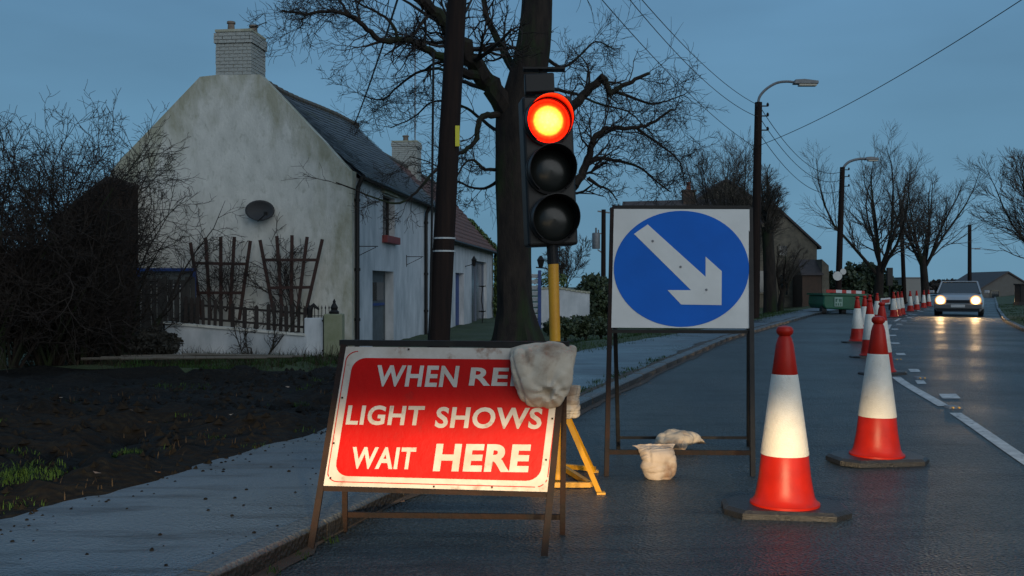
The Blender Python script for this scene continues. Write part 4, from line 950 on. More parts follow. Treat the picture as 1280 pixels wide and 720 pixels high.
m = MB(); a, b, c, d = Q(779, 292) - Vector((0, .3, 0)), Q(928, 292) - Vector((0, .3, 0)), Q(928, 246) + Vector((0, 2.6, 0)), Q(785, 250) + Vector((0, 2.6, 0))
m.prism([a, b, c, d], (0, .12, .15)); m.prism([d, c, c + Vector((0, 2.6, -2)), d + Vector((0, 2.6, -2))], (0, .12, .15)); rf = m.build('roof', mt['darkroof'], lr)
m = MB(); p = Q(871, 243) + Vector((0, 2.6, 0)); m.box(p, (.75, .6, .9)); m.box(p + Vector((0, 0, .45)), (.85, .7, .12)); ch = m.build('chimney', mt['brickfar'], rf)
m = MB(); m.lathe([(.16, 0), (.13, .4), (.17, .45), (.17, .5)], 10, tuple(p + Vector((0, 0, .5)))); m.build('chimney_pot', M('red_clay_pot', (.26, .09, .05), .8), ch)
far_house('brown_gabled_house', 'brown gabled house at the far right beyond the bend', 1260, 105, 0, 6.8, 10, zz(365, 105), zz(341, 105), mt['pebbledash'], mt['darkroof'], [(-1.4, zz(368, 105), .8, .7)], rot=R(-3))
far_house('low_far_house', 'small faint house on the skyline just right of the oncoming car', 1222, 160, 0, 9, 8, zz(362, 160), zz(350, 160), mt['pebbledash'], mt['darkroof'], [(-2, zz(366, 160), 1, .9), (1.5, zz(366, 160), 1, .9)])
far_house('pale_far_house', 'faint dark house between the two far bare trees', 1128, 140, 0, 8, 8, zz(360, 140), zz(350, 140), mt['pebbledash'], mt['darkroof'], [(-2, zz(364, 140), 1, .9), (1.5, zz(364, 140), 1, .9)])
# grey box van / site cabin
cb = thing('site_cabin', 'plain grey box cabin standing behind the far cones', 'cabin', tuple(A(1143, 384, 70)))
m = MB(); m.box((0, 1, 1.25), (1.3, 2, 1.75)); bevel(m.build('body', M('pale_grey_panel', (.20, .20, .19), .6), cb), .05)
m = MB(); m.box((0, 1, 2.15), (1.4, 2.1, .08)); m.build('roof', mt['galv'], cb)
for x in (-.45, .45): m = MB(); m.tube([(x - .08, .4, .3), (x + .08, .4, .3)], .3, 14); m.build('wheel', mt['tyre'], cb)
# far temporary signal, seen from the back
fs_ = thing('far_temporary_signal', 'distant black temporary traffic light seen from behind near the far trees', 'traffic light', tuple(A(1112, 388, 50)))
m = MB(); m.box((0, 0, 1.75), (.3, .16, .95)); bevel(m.build('signal_head', mt['signal'], fs_), .02); m = MB(); m.tube([(0, .03, 0), (0, .03, 1.4)], .04, 6); m.build('pole', mt['black'], fs_)
# white notice on pole 2 and red works sign
# ------------------------------------------------------------------ poles, lamps and wires
def wood_pole(name, label, x0, y0, x1, y1, D, r0, r1, cat='pole', group=None):
    b = Vector(A(x0, y0, D)); t = thing(name, label, cat, tuple(b), 0, group); top = Vector(A(x1, y1, D)) - b
    m = MB(); m.tube([Vector((0, 0, -.3)), top * .5, top], [r0, (r0 + r1) / 2, r1], 14); m.build('shaft', mt['pole'], t, smooth=True); return t, top
TPD = 15.5
tp, ttop = wood_pole('telegraph_pole', 'thick dark wooden telegraph pole leaning right in front of the cottages', 546, 450, 578, -120, TPD, .185, .15)
base = Vector(tp.location)
for y in (299, 315):
    p = Vector(A(555, y, TPD)) - base; m = MB(); m.tube([p, p + Vector((0, 0, .025))], .187, 16); m.build('steel_band', M('bright_band', (.4, .42, .42), .4) if y == 299 else bpy.data.materials['bright_band'], tp)
m = MB(); p = Vector(A(571, 172, TPD)) - base; m.box(p + Vector((.02, -.165, 0)), (.07, .01, .33)); m.build('yellow_tag', M('yellow_tag', (.55, .5, .02), .5), tp)
m = MB(); p = Vector(A(552, 300, TPD)) - base; m.tube([p + Vector((-.12, -.12, 3)), p + Vector((-.15, -.12, 0)), p + Vector((-.19, -.1, -2))], .02, 5); m.build('cable_run', mt['black'], tp)
def lamp_post(label, bx, by, tx, ty, D, r, arm, lw, clamp=True):
    t, top = wood_pole('lamp_post', label, bx, by, tx, ty, D, r * 1.15, r * .85, 'street lamp', 'street lamps on wooden poles'); b = Vector(t.location)
    pts = resample([Vector(A(x, y, D)) - b for x, y in arm], 4)
    m = MB(); m.tube(pts, .045 * D / 36 * 1.1, 8); m.build('bracket_arm', mt['galv'], t, smooth=True)
    e = pts[-1]; m = MB(); l = lw
    m.prism([e + Vector((-.05, -.14, -.07)), e + Vector((l, -.14, -.07)), e + Vector((l, -.14, .04)), e + Vector((l * .4, -.14, .1)), e + Vector((0, -.14, .08))], (0, .28, 0)); lh = bevel(m.build('lantern', mt['galv'], t), .02)
    m = MB(); m.box(e + Vector((l * .55, 0, -.1)), (l * .75, .22, .07)); m.build('diffuser', M('lamp_bowl', (.3, .28, .22), .3), lh)
    if clamp:
        for k, dz_ in enumerate((.15, .5, 1.0)): m = MB(); q = top + Vector((0, 0, -dz_)); m.bar(q + Vector((-.1, -.1, 0)), q + Vector((.32, -.1, 0)), .04, .04); m.lathe([(.04, 0), (.05, .06), (.02, .12)], 8, tuple(q + Vector((.3, -.1, 0)))); m.build('insulator', mt['black'], t)
    return t, b + top
lp1, lt1 = lamp_post('nearer wooden lamp post with curved arm rising behind the blue arrow sign', 943, 402, 948, 128, 34, .15, [(947.5, 134), (949, 122), (957, 112), (970, 104), (983, 102), (993, 103)], .82)
lp2, lt2 = lamp_post('farther wooden lamp post with curved arm beside the left far tree', 1047, 386, 1053, 209, 50, .15, [(1053, 213), (1056, 207), (1062, 202), (1072, 199), (1082, 198.5)], .65)
bs = Vector(lp2.location)
m = MB(); q = Vector(A(1047, 345, 49.7)) - bs; m.tube([q, q + Vector((0, .03, 0))], .24, 14); m.tube([Vector(A(1054, 339.5, 49.7)) - bs, Vector(A(1054, 339.5, 49.7)) - bs + Vector((0, .03, 0))], .16, 12); m.build('notice_disc', mt['plate_white'], lp2)
t3, top3 = wood_pole('utility_pole', 'slender wooden pole between the two far bare trees', 1131, 380, 1125.5, 250, 66, .15, .12)
t4, top4 = wood_pole('utility_pole', 'distant pole with small side lamp rising behind the oncoming car', 1212, 368, 1212, 281, 95, .2, .17)
m = MB(); q = Vector(A(1213, 311, 95)) - Vector(t4.location); m.bar(q, q + Vector((.8, 0, .05)), .08, .08); m.box(q + Vector((.7, 0, 0)), (.5, .2, .12)); m.build('side_lamp', mt['galv'], t4)
t5, top5 = wood_pole('transformer_pole', 'wooden pole carrying a grey transformer, between traffic light and arrow sign', 754, 395, 754.5, 262, 48, .13, .11)
b5 = Vector(t5.location); P5 = lambda x, y: Vector(A(x, y, 48)) - b5
m = MB(); m.bar(P5(747, 264), P5(762, 266), .07, .07); m.build('cross_arm', mt['galv'], t5)
m = MB(); p = P5(745, 311); m.lathe([(.19, 0), (.2, .05), (.2, .75), (.17, .8)], 14, tuple(p)); m.tube([p + Vector((.0, 0, .8)), p + Vector((0, 0, 1.05))], .05, 6); m.tube([p + Vector((.12, 0, .8)), p + Vector((.12, 0, .95))], .035, 6); m.build('transformer', mt['galv'], t5, smooth=True)
m = MB(); m.bar(P5(747, 312), P5(754, 317), .06, .06); m.build('bracket', mt['galv'], t5); m = MB(); m.bar(P5(748, 292), P5(754, 292), .06, .06); m.build('bracket', mt['galv'], t5)
def wire(label, p, q, sag, r=.012, group='overhead wires'):
    p, q = Vector(p), Vector(q); m = MB(); n = 24
    m.tube([p.lerp(q, i / n) - p - Vector((0, 0, sag * 4 * (i / n) * (1 - i / n))) for i in range(n + 1)], r, 4); o = m.build('overhead_wire', mt['black'], loc=tuple(p)); tag(o, label, 'wire', group)
tt = base + ttop
def A3(x, y, D): return Vector(A(x, y, D))
# wires leave the top of the telegraph pole, out of the picture
wire('lowest of three wires running down to the nearer lamp post', A3(700, -62, 16), A3(947, 186, 34), .35, .011)
wire('middle of three wires running down to the nearer lamp post', A3(738, -62, 16.5), A3(947, 146, 34), .45, .011)
wire('topmost of three wires running down to the nearer lamp post', A3(752, -60, 16.2), A3(949, 132, 34), .35, .011)
wire('upper wire between the two lamp posts', A3(949, 132, 34), A3(1053, 214, 50), .9, .014)
wire('middle wire between the two lamp posts', A3(949, 146, 34), A3(1053, 224, 50), .9, .014)
wire('lower wire between the two lamp posts', A3(948, 165, 34), A3(1052, 237, 50), .9, .014)
wire('long wire crossing the sky to the upper right corner', A3(949, 182, 34), A3(1310, -22, 18), .25, .011)
wire('thin wire slanting up from the cottage roof ridge past the tree branches', tuple(HC + ax_n * rx + ax_a * send + Vector((0, 0, rz(send)))), A3(500, -10, 18), .1, .022)

# ------------------------------------------------------------------ traffic cones
cone_src = None
def make_cone(label, rs, sc=1.0):
    t = thing('traffic_cone', label, 'traffic cone', (0, 0, 0), 0, 'red and white traffic cones')
    m = MB(); oc = [(-.325, -.10), (-.24, -.2), (.23, -.205), (.325, -.11), (.325, .10), (.22, .2), (-.22, .2), (-.325, .10)]
    n = 8
    lo = [(x, y, 0) for x, y in oc]; mid = [(x, y, .03) for x, y in oc]; hi = [(x * .93, y * .93, .046) for x, y in oc]
    m.add(lo + mid + hi, [tuple(range(7, -1, -1)), tuple(range(16, 24))] + [(i, (i + 1) % 8, (i + 1) % 8 + 8, i + 8) for i in range(8)] + [(i + 8, (i + 1) % 8 + 8, (i + 1) % 8 + 16, i + 16) for i in range(8)])
    m.build('base', mt['rubber'], t)
    m = MB(); m.lathe([(.182, .046), (.182, .058), (.168, .066), (.155, .09), (.147, .13), (.135, .2), (.1235, .31), (.121, .316), (.066, .735), (.0675, .74), (.046, .9), (.036, .935), (.03, .945), (.043, .96), (.045, .978), (.036, .993), (.012, 1.0)], 40); m.build('body', rs, t, smooth=True)
    m = MB(); m.lathe([(.1245, .312), (.1265, .316), (.0695, .735), (.0675, .741)], 40, caps=False); m.build('reflective_sleeve', mt['sleeve'], t, smooth=True)
    return t
cA = make_cone('nearest red cone with white sleeve brightly lit, right foreground', mt['cone_red']); p = G(981, 645); cA.location = (p[0], p[1], .02); cA.rotation_euler = (0, 0, R(-8))
cB = make_cone('second nearest cone, dull red top, its sleeve lit only at the bottom', mt['cone_red']); p = G(1096, 582); cB.location = (p[0], p[1], .028); cB.rotation_euler = (R(.5), R(.4), R(10))
cones = [(1103, 470, 'cone partly hidden behind the second cone, its base showing to the right of it'), (1088, 449, 'cone left-behind the second cone, base edge showing on the left'),
 (1072, 430, 'leftmost cone of the line, standing apart on the left in front of the green trailer'), (1080.5, 424, 'cone just right of the leftmost one, its base hidden'), (1088, 418, 'cone hidden but for its tall red tip in the middle of the cluster'),
 (1096, 406, 'small farther cone with clear white sleeve right of the cluster'), (1117.5, 398, 'left cone of the tight far group of three'), (1122, 396.5, 'middle cone of the tight far group of three'), (1127, 395, 'right cone of the tight far group of three'),
 (1138, 390.5, 'fourth cone from the far end of the line'), (1146, 388.5, 'third cone from the far end of the line'), (1154.5, 386, 'second cone from the far end of the line'), (1161, 384, 'farthest cone at the end of the line beside the oncoming car')]
for i, (x, y, lb) in enumerate(cones):
    c = copy_tree(cA if i % 3 else cB); p = G(x, y); c.location = (p[0], p[1], .02); c.rotation_euler = (R(rnd.uniform(-1, 1)), R(rnd.uniform(-1.2, 1.2)), rnd.uniform(-.4, .4)); c['label'] = lb

# ------------------------------------------------------------------ lettering
def text_polys(s, offset=.0):
    cu = bpy.data.curves.new('t', 'FONT'); cu.body = s; cu.size = 1; cu.offset = offset; cu.resolution_u = 4; cu.space_character = 1.08
    ob = bpy.data.objects.new('t', cu); col.objects.link(ob); dg = bpy.context.evaluated_depsgraph_get(); me = ob.evaluated_get(dg).to_mesh()
    vs = [tuple(v.co) for v in me.vertices]; fs = [tuple(p.vertices) for p in me.polygons]
    ob.evaluated_get(dg).to_mesh_clear(); bpy.data.objects.remove(ob); bpy.data.curves.remove(cu)
    return vs, fs

# ------------------------------------------------------------------ red sign
FL = Vector(G(388, 688)); FR = Vector(G(680, 698))
TL = Vector(A(430, 431, FL.y + .17)); TR = Vector(A(706, 437, FR.y + .17))
rs = thing('red_wait_sign', 'red and white roadworks board reading WHEN RED LIGHT SHOWS WAIT HERE on rusty folding frame', 'road sign', tuple((FL + FR) / 2))
o = Vector(rs.location)
uL = (TL - FL); uR = (TR - FR)
def edge(F, u, y):     # point on a leg at picture row y
    lo, hi = 0, 1.1
    for _ in range(40):
        t = (lo + hi) / 2; P = F + u * t; yy = HY + (CAM_H - P.z) * FOC / P.y
        if yy > y: lo = t
        else: hi = t
    return F + u * t
BL = edge(FL, uL, 608); BR = edge(FR, uR, 616)
nrm = (BR - BL).cross(TL - BL).normalized(); 
if nrm.y > 0: nrm = -nrm
TR = TL + (BR - BL) * .985
def SP(u, v, off=0): return BL + (BR - BL) * u + (TL - BL) * v + nrm * off - o
m = MB(); q = [SP(0.01, .005, .004), SP(.99, .005, .004), SP(.99, .985, .004), SP(.01, .985, .004)]; m.prism(q, nrm * .006); m.build('plate', mt['sign_white'], rs)
def rrect(u0, v0, u1, v1, ru, rv, n=6):
    pts = []
    for cx, cy, a0 in ((u1 - ru, v0 + rv, -90), (u1 - ru, v1 - rv, 0), (u0 + ru, v1 - rv, 90), (u0 + ru, v0 + rv, 180)):
        for k in range(n + 1): a = R(a0 + 90 * k / n); pts.append((cx + ru * math.cos(a), cy + rv * math.sin(a)))
    return pts
m = MB(); pts = rrect(.055, .075, .95, .905, .06, .09); m.add([SP(u, v, .0125) for u, v in pts], [tuple(range(len(pts)))]); m.build('red_panel', mt['sign_red'], rs)
pa, pb = rrect(.022, .032, .983, .955, .05, .07), rrect(.026, .038, .979, .949, .047, .066)
m = MB(); nn = len(pa); m.add([SP(u, v, .0118) for u, v in pa] + [SP(u, v, .0118) for u, v in pb], [(i, (i + 1) % nn, (i + 1) % nn + nn, i + nn) for i in range(nn) if rnd.random() < .8]); m.build('border_line', mt['sign_red'], rs)
def inv(x, y):
    # picture point -> (u, v) by iteration
    u, v = .5, .5
    for _ in range(30):
        P = SP(u, v, .012) + o; px = 640 + P.x / P.y * FOC; py = HY + (CAM_H - P.z) / P.y * FOC
        u += (x - px) / 285 * .9; v -= (y - py) / 180 * .9
    return u, v
words = [('WHEN', 468, 483, 571, 456), ('RED', 586, 482, 668, 459), ('LIGHT', 432, 531, 528, 506), ('SHOWS', 543, 535, 676, 508), ('WAIT', 437, 586, 517, 558), ('HERE', 541, 589, 660, 554)]
for wd, xa, ya, xb, yb in words:
    vs, fs = text_polys(wd, .028 if wd != 'HERE' else .042)
    mx = [min(v[0] for v in vs), max(v[0] for v in vs)]; my = [min(v[1] for v in vs), max(v[1] for v in vs)]
    hgt = abs(ya - yb) * .98; base_y = ya; 
    u0, v0 = inv(xa, base_y); u1, v1 = inv(xb, base_y + 0.012 * (xb - xa)); u2, v2 = inv(xa + 2, base_y - hgt)
    m = MB(); new = []
    for v in vs:
        a = (v[0] - mx[0]) / (mx[1] - mx[0]); b = (v[1] - my[0]) / (my[1] - my[0])
        new.append(SP(u0 + (u1 - u0) * a, v0 + (v1 - v0) * a + (v2 - v0) * b, .0155))
    m.add(new, fs); lo_ = m.build('lettering', mt['sign_white'], rs); lo_['label'] = 'white capitals ' + wd
m = MB()
for a, b in ((FL, TL), (FR, TR)): m.bar(a - o, b - o + (b - a).normalized() * .01, .028, .022, (0, 1, 0))
m2 = m
m = MB(); m.bar(FL - o, TL - o, .03, .024, (0, 1, 0)); m.build('leg', mt['rust'], rs)
m = MB(); m.bar(FR - o, TR - o, .03, .024, (0, 1, 0)); m.build('leg', mt['rust'], rs)
m = MB(); m.bar(TL - o + Vector((-.02, .006, .01)), TR - o + Vector((.02, .006, .01)), .028, .028); m.build('top_rail', mt['black'], rs)
m = MB(); m.bar(BL - o + Vector((0, .006, -.01)), BR - o + Vector((0, .006, -.01)), .022, .02); m.build('bottom_rail', mt['rust'], rs)
RL = Vector(G(431, 664)); RR = Vector(G(703, 671))
for a, b in ((RL, TL), (RR, TR)):
    m = MB(); m.bar(a - o, b - o + Vector((0, .03, -.01)), .026, .022, (0, 1, 0)); m.build('leg', mt['rust'], rs)
q1 = RL.lerp(TL, .085); q2 = RR.lerp(TR, .1); m = MB(); m.bar(q1 - o + Vector((0, .03, 0)), q2 - o + Vector((0, .03, 0)), .026, .02); m.build('stretcher', mt['rust'], rs)
for (u, v) in ((.04, .06), (.035, .62), (.97, .5), (.965, .22), (.03, .3), (.5, .02), (.75, .025), (.3, .97)):
    m = MB(); m.box(SP(u, v, .014), (.008, .006, .008)); m.build('rivet', mt['rust'], rs)

# ------------------------------------------------------------------ blue arrow sign
FL2 = Vector(G(758, 597)); FR2 = Vector(G(941, 599)); dT = FL2.y + .42
TL2 = Vector(A(765.5, 260, dT)); TR2 = Vector(A(938.5, 262, dT + .0))
bs2 = thing('blue_arrow_sign', 'square keep-right board with white diagonal arrow on blue disc, on black frame', 'road sign', tuple((FL2 + FR2) / 2)); o2 = Vector(bs2.location)
BL2 = edge(FL2, TL2 - FL2, 412); BR2 = edge(FR2, TR2 - FR2, 413)
n2 = (BR2 - BL2).cross(TL2 - BL2).normalized(); n2 = -n2 if n2.y > 0 else n2
TR2 = TL2 + (BR2 - BL2)
def S2(u, v, off=0): return BL2 + (BR2 - BL2) * u + (TL2 - BL2) * v + n2 * off - o2
m = MB(); m.prism([S2(.01, .012, .012), S2(.99, .012, .012), S2(.99, .985, .012), S2(.01, .985, .012)], n2 * .006); m.build('plate', mt['plate_white'], bs2)
m = MB(); pts = [(.5 + .482 * math.cos(k * 6.2832 / 72), .495 + .475 * math.sin(k * 6.2832 / 72)) for k in range(72)]; m.add([S2(u, v, .0205) for u, v in pts], [tuple(range(72))]); m.build('blue_disc', mt['sign_blue'], bs2)
ar = [(791.5, 295), (808.5, 283), (881, 348), (881, 323), (901, 341), (900.5, 382.5), (851, 382), (834, 364.5), (863, 364.5)]
def inv2(x, y): return ((x - 764) / 174, (412 - y) / 151)
m = MB(); m.add([S2(*inv2(x, y), .0225) for x, y in ar], [(0, 1, 2, 8), (2, 3, 4, 5), (8, 2, 5), (8, 5, 6, 7)]); m.build('arrow', mt['sign_white' if False else 'plate_white'], bs2)
for (x, y) in ((815, 304), (850, 336), (882, 364)):
    m = MB(); m.lathe([(.009, 0), (.007, .006)], 8, (0, 0, 0)); r_ = m.build('rivet', mt['galv'], bs2); r_.location = S2(*inv2(x, y), .023); r_.rotation_euler = (R(90), 0, 0)
for a, b in ((FL2, TL2), (FR2, TR2)):
    m = MB(); m.bar(a - o2, b - o2, .03, .03, (0, 1, 0)); m.build('leg', mt['rust' if a is FL2 else 'black'], bs2)
m = MB(); m.bar(TL2 - o2, TR2 - o2, .035, .03); m.build('top_rail', mt['black'], bs2); m = MB(); m.bar(BL2 - o2 + Vector((0, 0, -.01)), BR2 - o2 + Vector((0, 0, -.01)), .022, .03); m.build('bottom_rail', mt['black'], bs2)
RL2 = Vector(G(773, 563)); RR2 = Vector(G(936, 561))
for a, b in ((RL2, TL2), (RR2, TR2)):
    m = MB(); m.bar(a - o2, b - o2 + Vector((0, .03, 0)), .028, .028, (0, 1, 0)); m.build('leg', mt['black'], bs2)
e1, e2 = edge(FL2, TL2 - FL2, 565), edge(FR2, TR2 - FR2, 566); m = MB(); m.bar(e1 - o2, e2 - o2, .03, .02); m.build('stretcher', mt['rust'], bs2)
e1, e2 = edge(RL2, TL2 - RL2, 547), edge(RR2, TR2 - RR2, 547); m = MB(); m.bar(e1 - o2, e2 - o2, .02, .02); m.build('stretcher', mt['black'], bs2)

# ------------------------------------------------------------------ temporary traffic light
TLD = 6.0
def T(x, y, d=0): return Vector(A(x, y, TLD + d))
b0 = Vector(((694 - 640) / FOC * TLD, TLD, 0))
tl = thing('temporary_traffic_light', 'temporary three-lens traffic light showing red on a yellow pole and trestle', 'traffic light', tuple(b0))
tt_ = lambda x, y, d=0: T(x, y, d) - b0
m = MB(); m.tube([tt_(697.5, 600), tt_(694, 430), tt_(691.5, 330)], [.034, .034, .034], 16); m.build('pole', mt['yellow'], tl, smooth=True)
m = MB(); m.tube([tt_(691.5, 330), tt_(690, 300)], .036, 16); m.build('pole_top', mt['black'], tl)
tilt = (tt_(692, 308) - tt_(684, 122)).normalized(); up = -tilt; right = Vector((1, 0, 0)); right = (right - up * right.dot(up)).normalized(); fw = right.cross(up)   # fw points away
if fw.y < 0: fw = -fw
rot = Matrix((right, fw, up)).transposed()
yaw = Matrix.Rotation(R(7), 3, up)
hc = tt_(686.5, 214.5); HW, HH = 63 / FOC * TLD, 186 / FOC * TLD
H = bpy.data.objects.new('signal_head', None)
m = MB(); R3 = yaw @ rot
m.box(hc + R3 @ Vector((0, .06, 0)), (HW, .2, HH), R3)
hd = bevel(m.build('signal_head', mt['signal'], tl), .018, 3)
lensmat = bpy.data.materials.new('lit_red_lens'); lensmat.use_nodes = True
nt_ = lensmat.node_tree; bb = nt_.nodes['Principled BSDF']; N_ = nt_.nodes.new; L_ = nt_.links.new
tc_ = N_('ShaderNodeTexCoord'); ln_ = N_('ShaderNodeVectorMath'); ln_.operation = 'LENGTH'; L_(tc_.outputs['Object'], ln_.inputs[0])
rp = N_('ShaderNodeValToRGB'); rp.color_ramp.elements[0].position = 0; rp.color_ramp.elements[0].color = (1, .09, .016, 1); rp.color_ramp.elements[1].position = 1; rp.color_ramp.elements[1].color = (.08, .0012, .0002, 1)
e_ = rp.color_ramp.elements.new(.6); e_.color = (1, .05, .004, 1); e_ = rp.color_ramp.elements.new(.74); e_.color = (.6, .0032, .0003, 1); e_ = rp.color_ramp.elements.new(.86); e_.color = (.2, .0006, .0001, 1)
mm_ = N_('ShaderNodeMath'); mm_.operation = 'DIVIDE'; mm_.inputs[1].default_value = .136; L_(ln_.outputs['Value'], mm_.inputs[0]); L_(mm_.outputs[0], rp.inputs[0])
vn = N_('ShaderNodeTexVoronoi'); vn.inputs['Scale'].default_value = 45; L_(tc_.outputs['Object'], vn.inputs['Vector'])
mr_ = N_('ShaderNodeMapRange'); mr_.inputs[1].default_value = 0; mr_.inputs[2].default_value = .6; mr_.inputs[3].default_value = 1.15; mr_.inputs[4].default_value = .75; L_(vn.outputs['Distance'], mr_.inputs[0])
ms = N_('ShaderNodeMath'); ms.operation = 'MULTIPLY'; ms.inputs[1].default_value = 40; L_(mr_.outputs[0], ms.inputs[0])
L_(rp.outputs[0], bb.inputs['Emission Color']); L_(ms.outputs[0], bb.inputs['Emission Strength']); bb.inputs['Base Color'].default_value = (.3, .01, .005, 1); bb.inputs['Roughness'].default_value = .2
for i, (lx, ly) in enumerate(((684.5, 152), (688, 213), (692, 274))):
    c = tt_(lx, ly, -.045)
    # flange, lens dome and hood
    m = MB(); m.lathe([(.155, 0), (.155, .03), (.138, .035), (.138, 0)], 32, caps=False); fl = m.build('lens_flange', mt['signal'], hd, smooth=True)
    m = MB(); prof = [(.137, .0), (.12, .016), (.09, .028), (.05, .036), (.001, .04)]; m.lathe(prof, 36, caps=False)
    le = m.build('lens', lensmat if i == 0 else mt['lens_dark'], hd, smooth=True)
    m = MB(); n = 40; vs = []
    for k in range(n + 1):
        a = R(-55 + 290 * k / n); ln2 = .17 * (.35 + .65 * (0.5 + 0.5 * math.sin(a))) + .01
        for rr_, zz_ in ((.150, 0), (.146, ln2), (.141, ln2), (.145, 0)): vs.append((rr_ * math.cos(a), rr_ * math.sin(a), zz_))
    fs = []
    for k in range(n):
        for j in range(4): fs.append((k * 4 + j, k * 4 + (j + 1) % 4, (k + 1) * 4 + (j + 1) % 4, (k + 1) * 4 + j))
    fs += [(0, 1, 2, 3), (n * 4 + 3, n * 4 + 2, n * 4 + 1, n * 4)]
    m.add(vs, fs); ho = m.build('hood', mt['signal'], hd, smooth=True)
    MM = Matrix((R3 @ Vector((1, 0, 0)), R3 @ Vector((0, 0, 1)), -(R3 @ Vector((0, 1, 0))))).transposed().to_4x4()
    for ob in (fl, le, ho): ob.matrix_local = Matrix.Translation(c) @ MM
m = MB(); m.box(tt_(674, 106), (.185, .13, .12), rot); bevel(m.build('detector_box', mt['signal'], tl), .01)
m = MB(); m.box(tt_(680, 87), (.26, .1, .012)); m.box(tt_(675, 118, 0), (.06, .06, .06)); m.build('top_plate', mt['black'], tl)
m = MB(); m.tube([tt_(675, 96), tt_(676, 87)], .012, 6); m.build('bracket', mt['black'], tl)
# trestle: four spread feet and rails
feet = [G(751, 620), G(743, 592), G(668, 612), G(672, 585)]
for f_, jx in zip(feet, (704, 706, 688, 690)):
    top_ = tt_(jx, 512); m = MB(); m.bar(Vector(f_) - b0, top_, .03, .03, (0, 1, 0)); m.build('leg', mt['yellow'], tl)
    m = MB(); m.box(Vector(f_) - b0 + Vector((.0, 0, .012)), (.05, .05, .024)); m.build('foot', mt['yellow'], tl)
for a, b in ((G(738, 612), G(701, 588)), (G(701, 588), G(744, 592)), (G(668, 612), G(701, 588)), (G(738, 612), G(668, 612))):
    m = MB(); m.bar(Vector(a) - b0 + Vector((0, 0, .03)), Vector(b) - b0 + Vector((0, 0, .03)), .03, .03); m.build('floor_rail', mt['yellow'], tl)

# ------------------------------------------------------------------ sandbags
def bag(name, label, path, hw, th, loc_, rz_=0, seed=0, neck=True, mat=None, group='canvas sandbags', widths=None, puck=None, hem=False):
    """sack swept along a path (y,z); half width hw (x), half thickness th."""
    o_ = MB(); K = 54; n = 64; pts = resample([Vector((0, y, z)) for y, z in path], 8); m_ = len(pts)
    vs = []; S = Vector((seed * 3.1, seed, 0))
    for i in range(K + 1):
        t = i / K; fi = t * (m_ - 1); k = min(int(fi), m_ - 2); c = pts[k].lerp(pts[k + 1], fi - k); d = (pts[k + 1] - pts[k]).normalized(); nn = Vector((0, -d.z, d.y))
        e = min(1, (t / .10)) if t < .10 else 1; e2 = min(1, (1 - t) / .16); prof = (1 - (1 - e) ** 2) ** .5 * (1 - (1 - e2) ** 2) ** .5
        prof = max(prof, .05); wprof = max((1 - (1 - e) ** 4) ** .25 * (1 - (1 - e2) ** 2) ** .5, .08)
        if hem:          # the open end lies flat and wide, like a folded sack mouth
            wprof = max((1 - (1 - e) ** 4) ** .25, .08); prof = max((1 - (1 - e) ** 2) ** .5 * (1 - .93 * smooth(t, .5, 1)), .05)
        if widths: wprof *= np.interp(t, [w_[0] for w_ in widths], [w_[1] for w_ in widths])
        for j in range(n):
            a = 6.2832 * j / n; ca, sa = math.cos(a), math.sin(a); sx = math.copysign(abs(ca) ** .75, ca); sy = math.copysign(abs(sa) ** .85, sa)
            q = Vector((sx * hw * wprof, 0, 0)) + c + nn * (sy * th * prof)
            fold = .007 * mnoise.noise(Vector((q.x * 9, t * 4, sy)) + S) - .013 * max(0, 1 - abs(mnoise.noise(Vector((q.x * 13 + t * 1.5, t * 2.2, sy * .3)) + S)) * 5) - .008 * max(0, 1 - abs(mnoise.noise(Vector((q.x * 7, t * 9, sy * .3 + 7)) + S)) * 6)
            q += (nn * sy + Vector((sx * .6, 0, 0))) * fold
            if puck and q.y < -.02:
                dx_, dz_ = q.x - puck[0], q.z - puck[1]; dd_p = math.hypot(dx_, dz_); an_ = math.atan2(dz_, dx_)
                q.y += .045 * math.exp(-(dd_p / .022) ** 2) - .030 * math.exp(-((dd_p - .034) / .018) ** 2) * (.6 + .5 * math.sin(an_ * 7 + 1)) + .020 * math.sin(an_ * 10 + dd_p * 12) * math.exp(-dd_p / .05) * min(1, dd_p / .025)
            vs.append(tuple(q))
    fs = [(i * n + j, i * n + (j + 1) % n, (i + 1) * n + (j + 1) % n, (i + 1) * n + j) for i in range(K) for j in range(n)] + [tuple(range(n - 1, -1, -1)), tuple(K * n + j for j in range(n))]
    t_ = thing(name, label, 'sandbag', loc_, rz_, group)
    o_.add(vs, fs); b_ = o_.build('sack', mat or mt['sack'], t_, smooth=True); ss = b_.modifiers.new('s', 'SUBSURF'); ss.levels = 1; ss.render_levels = 1
    if neck:
        e_ = pts[-1]; d = (pts[-1] - pts[-3]).normalized(); m = MB(); nn2 = 16
        for i in range(5):
            r_ = [.018, .013, .02, .03, .034][i]
            for j in range(nn2):
                a = 6.2832 * j / nn2; rr_ = r_ * (1 + .3 * math.sin(a * 5 + i)); ax1 = Vector((1, 0, 0)); ax2 = d.cross(ax1)
                m.v.append(tuple(e_ - d * .01 + d * (i * .014) + ax1 * rr_ * math.cos(a) + ax2 * rr_ * math.sin(a)))
        m.f = [(i * nn2 + j, i * nn2 + (j + 1) % nn2, (i + 1) * nn2 + (j + 1) % nn2, (i + 1) * nn2 + j) for i in range(4) for j in range(nn2)]; m.m = [0] * len(m.f)
        m.build('tied_neck', mt['sack'], t_, smooth=True)
    return t_
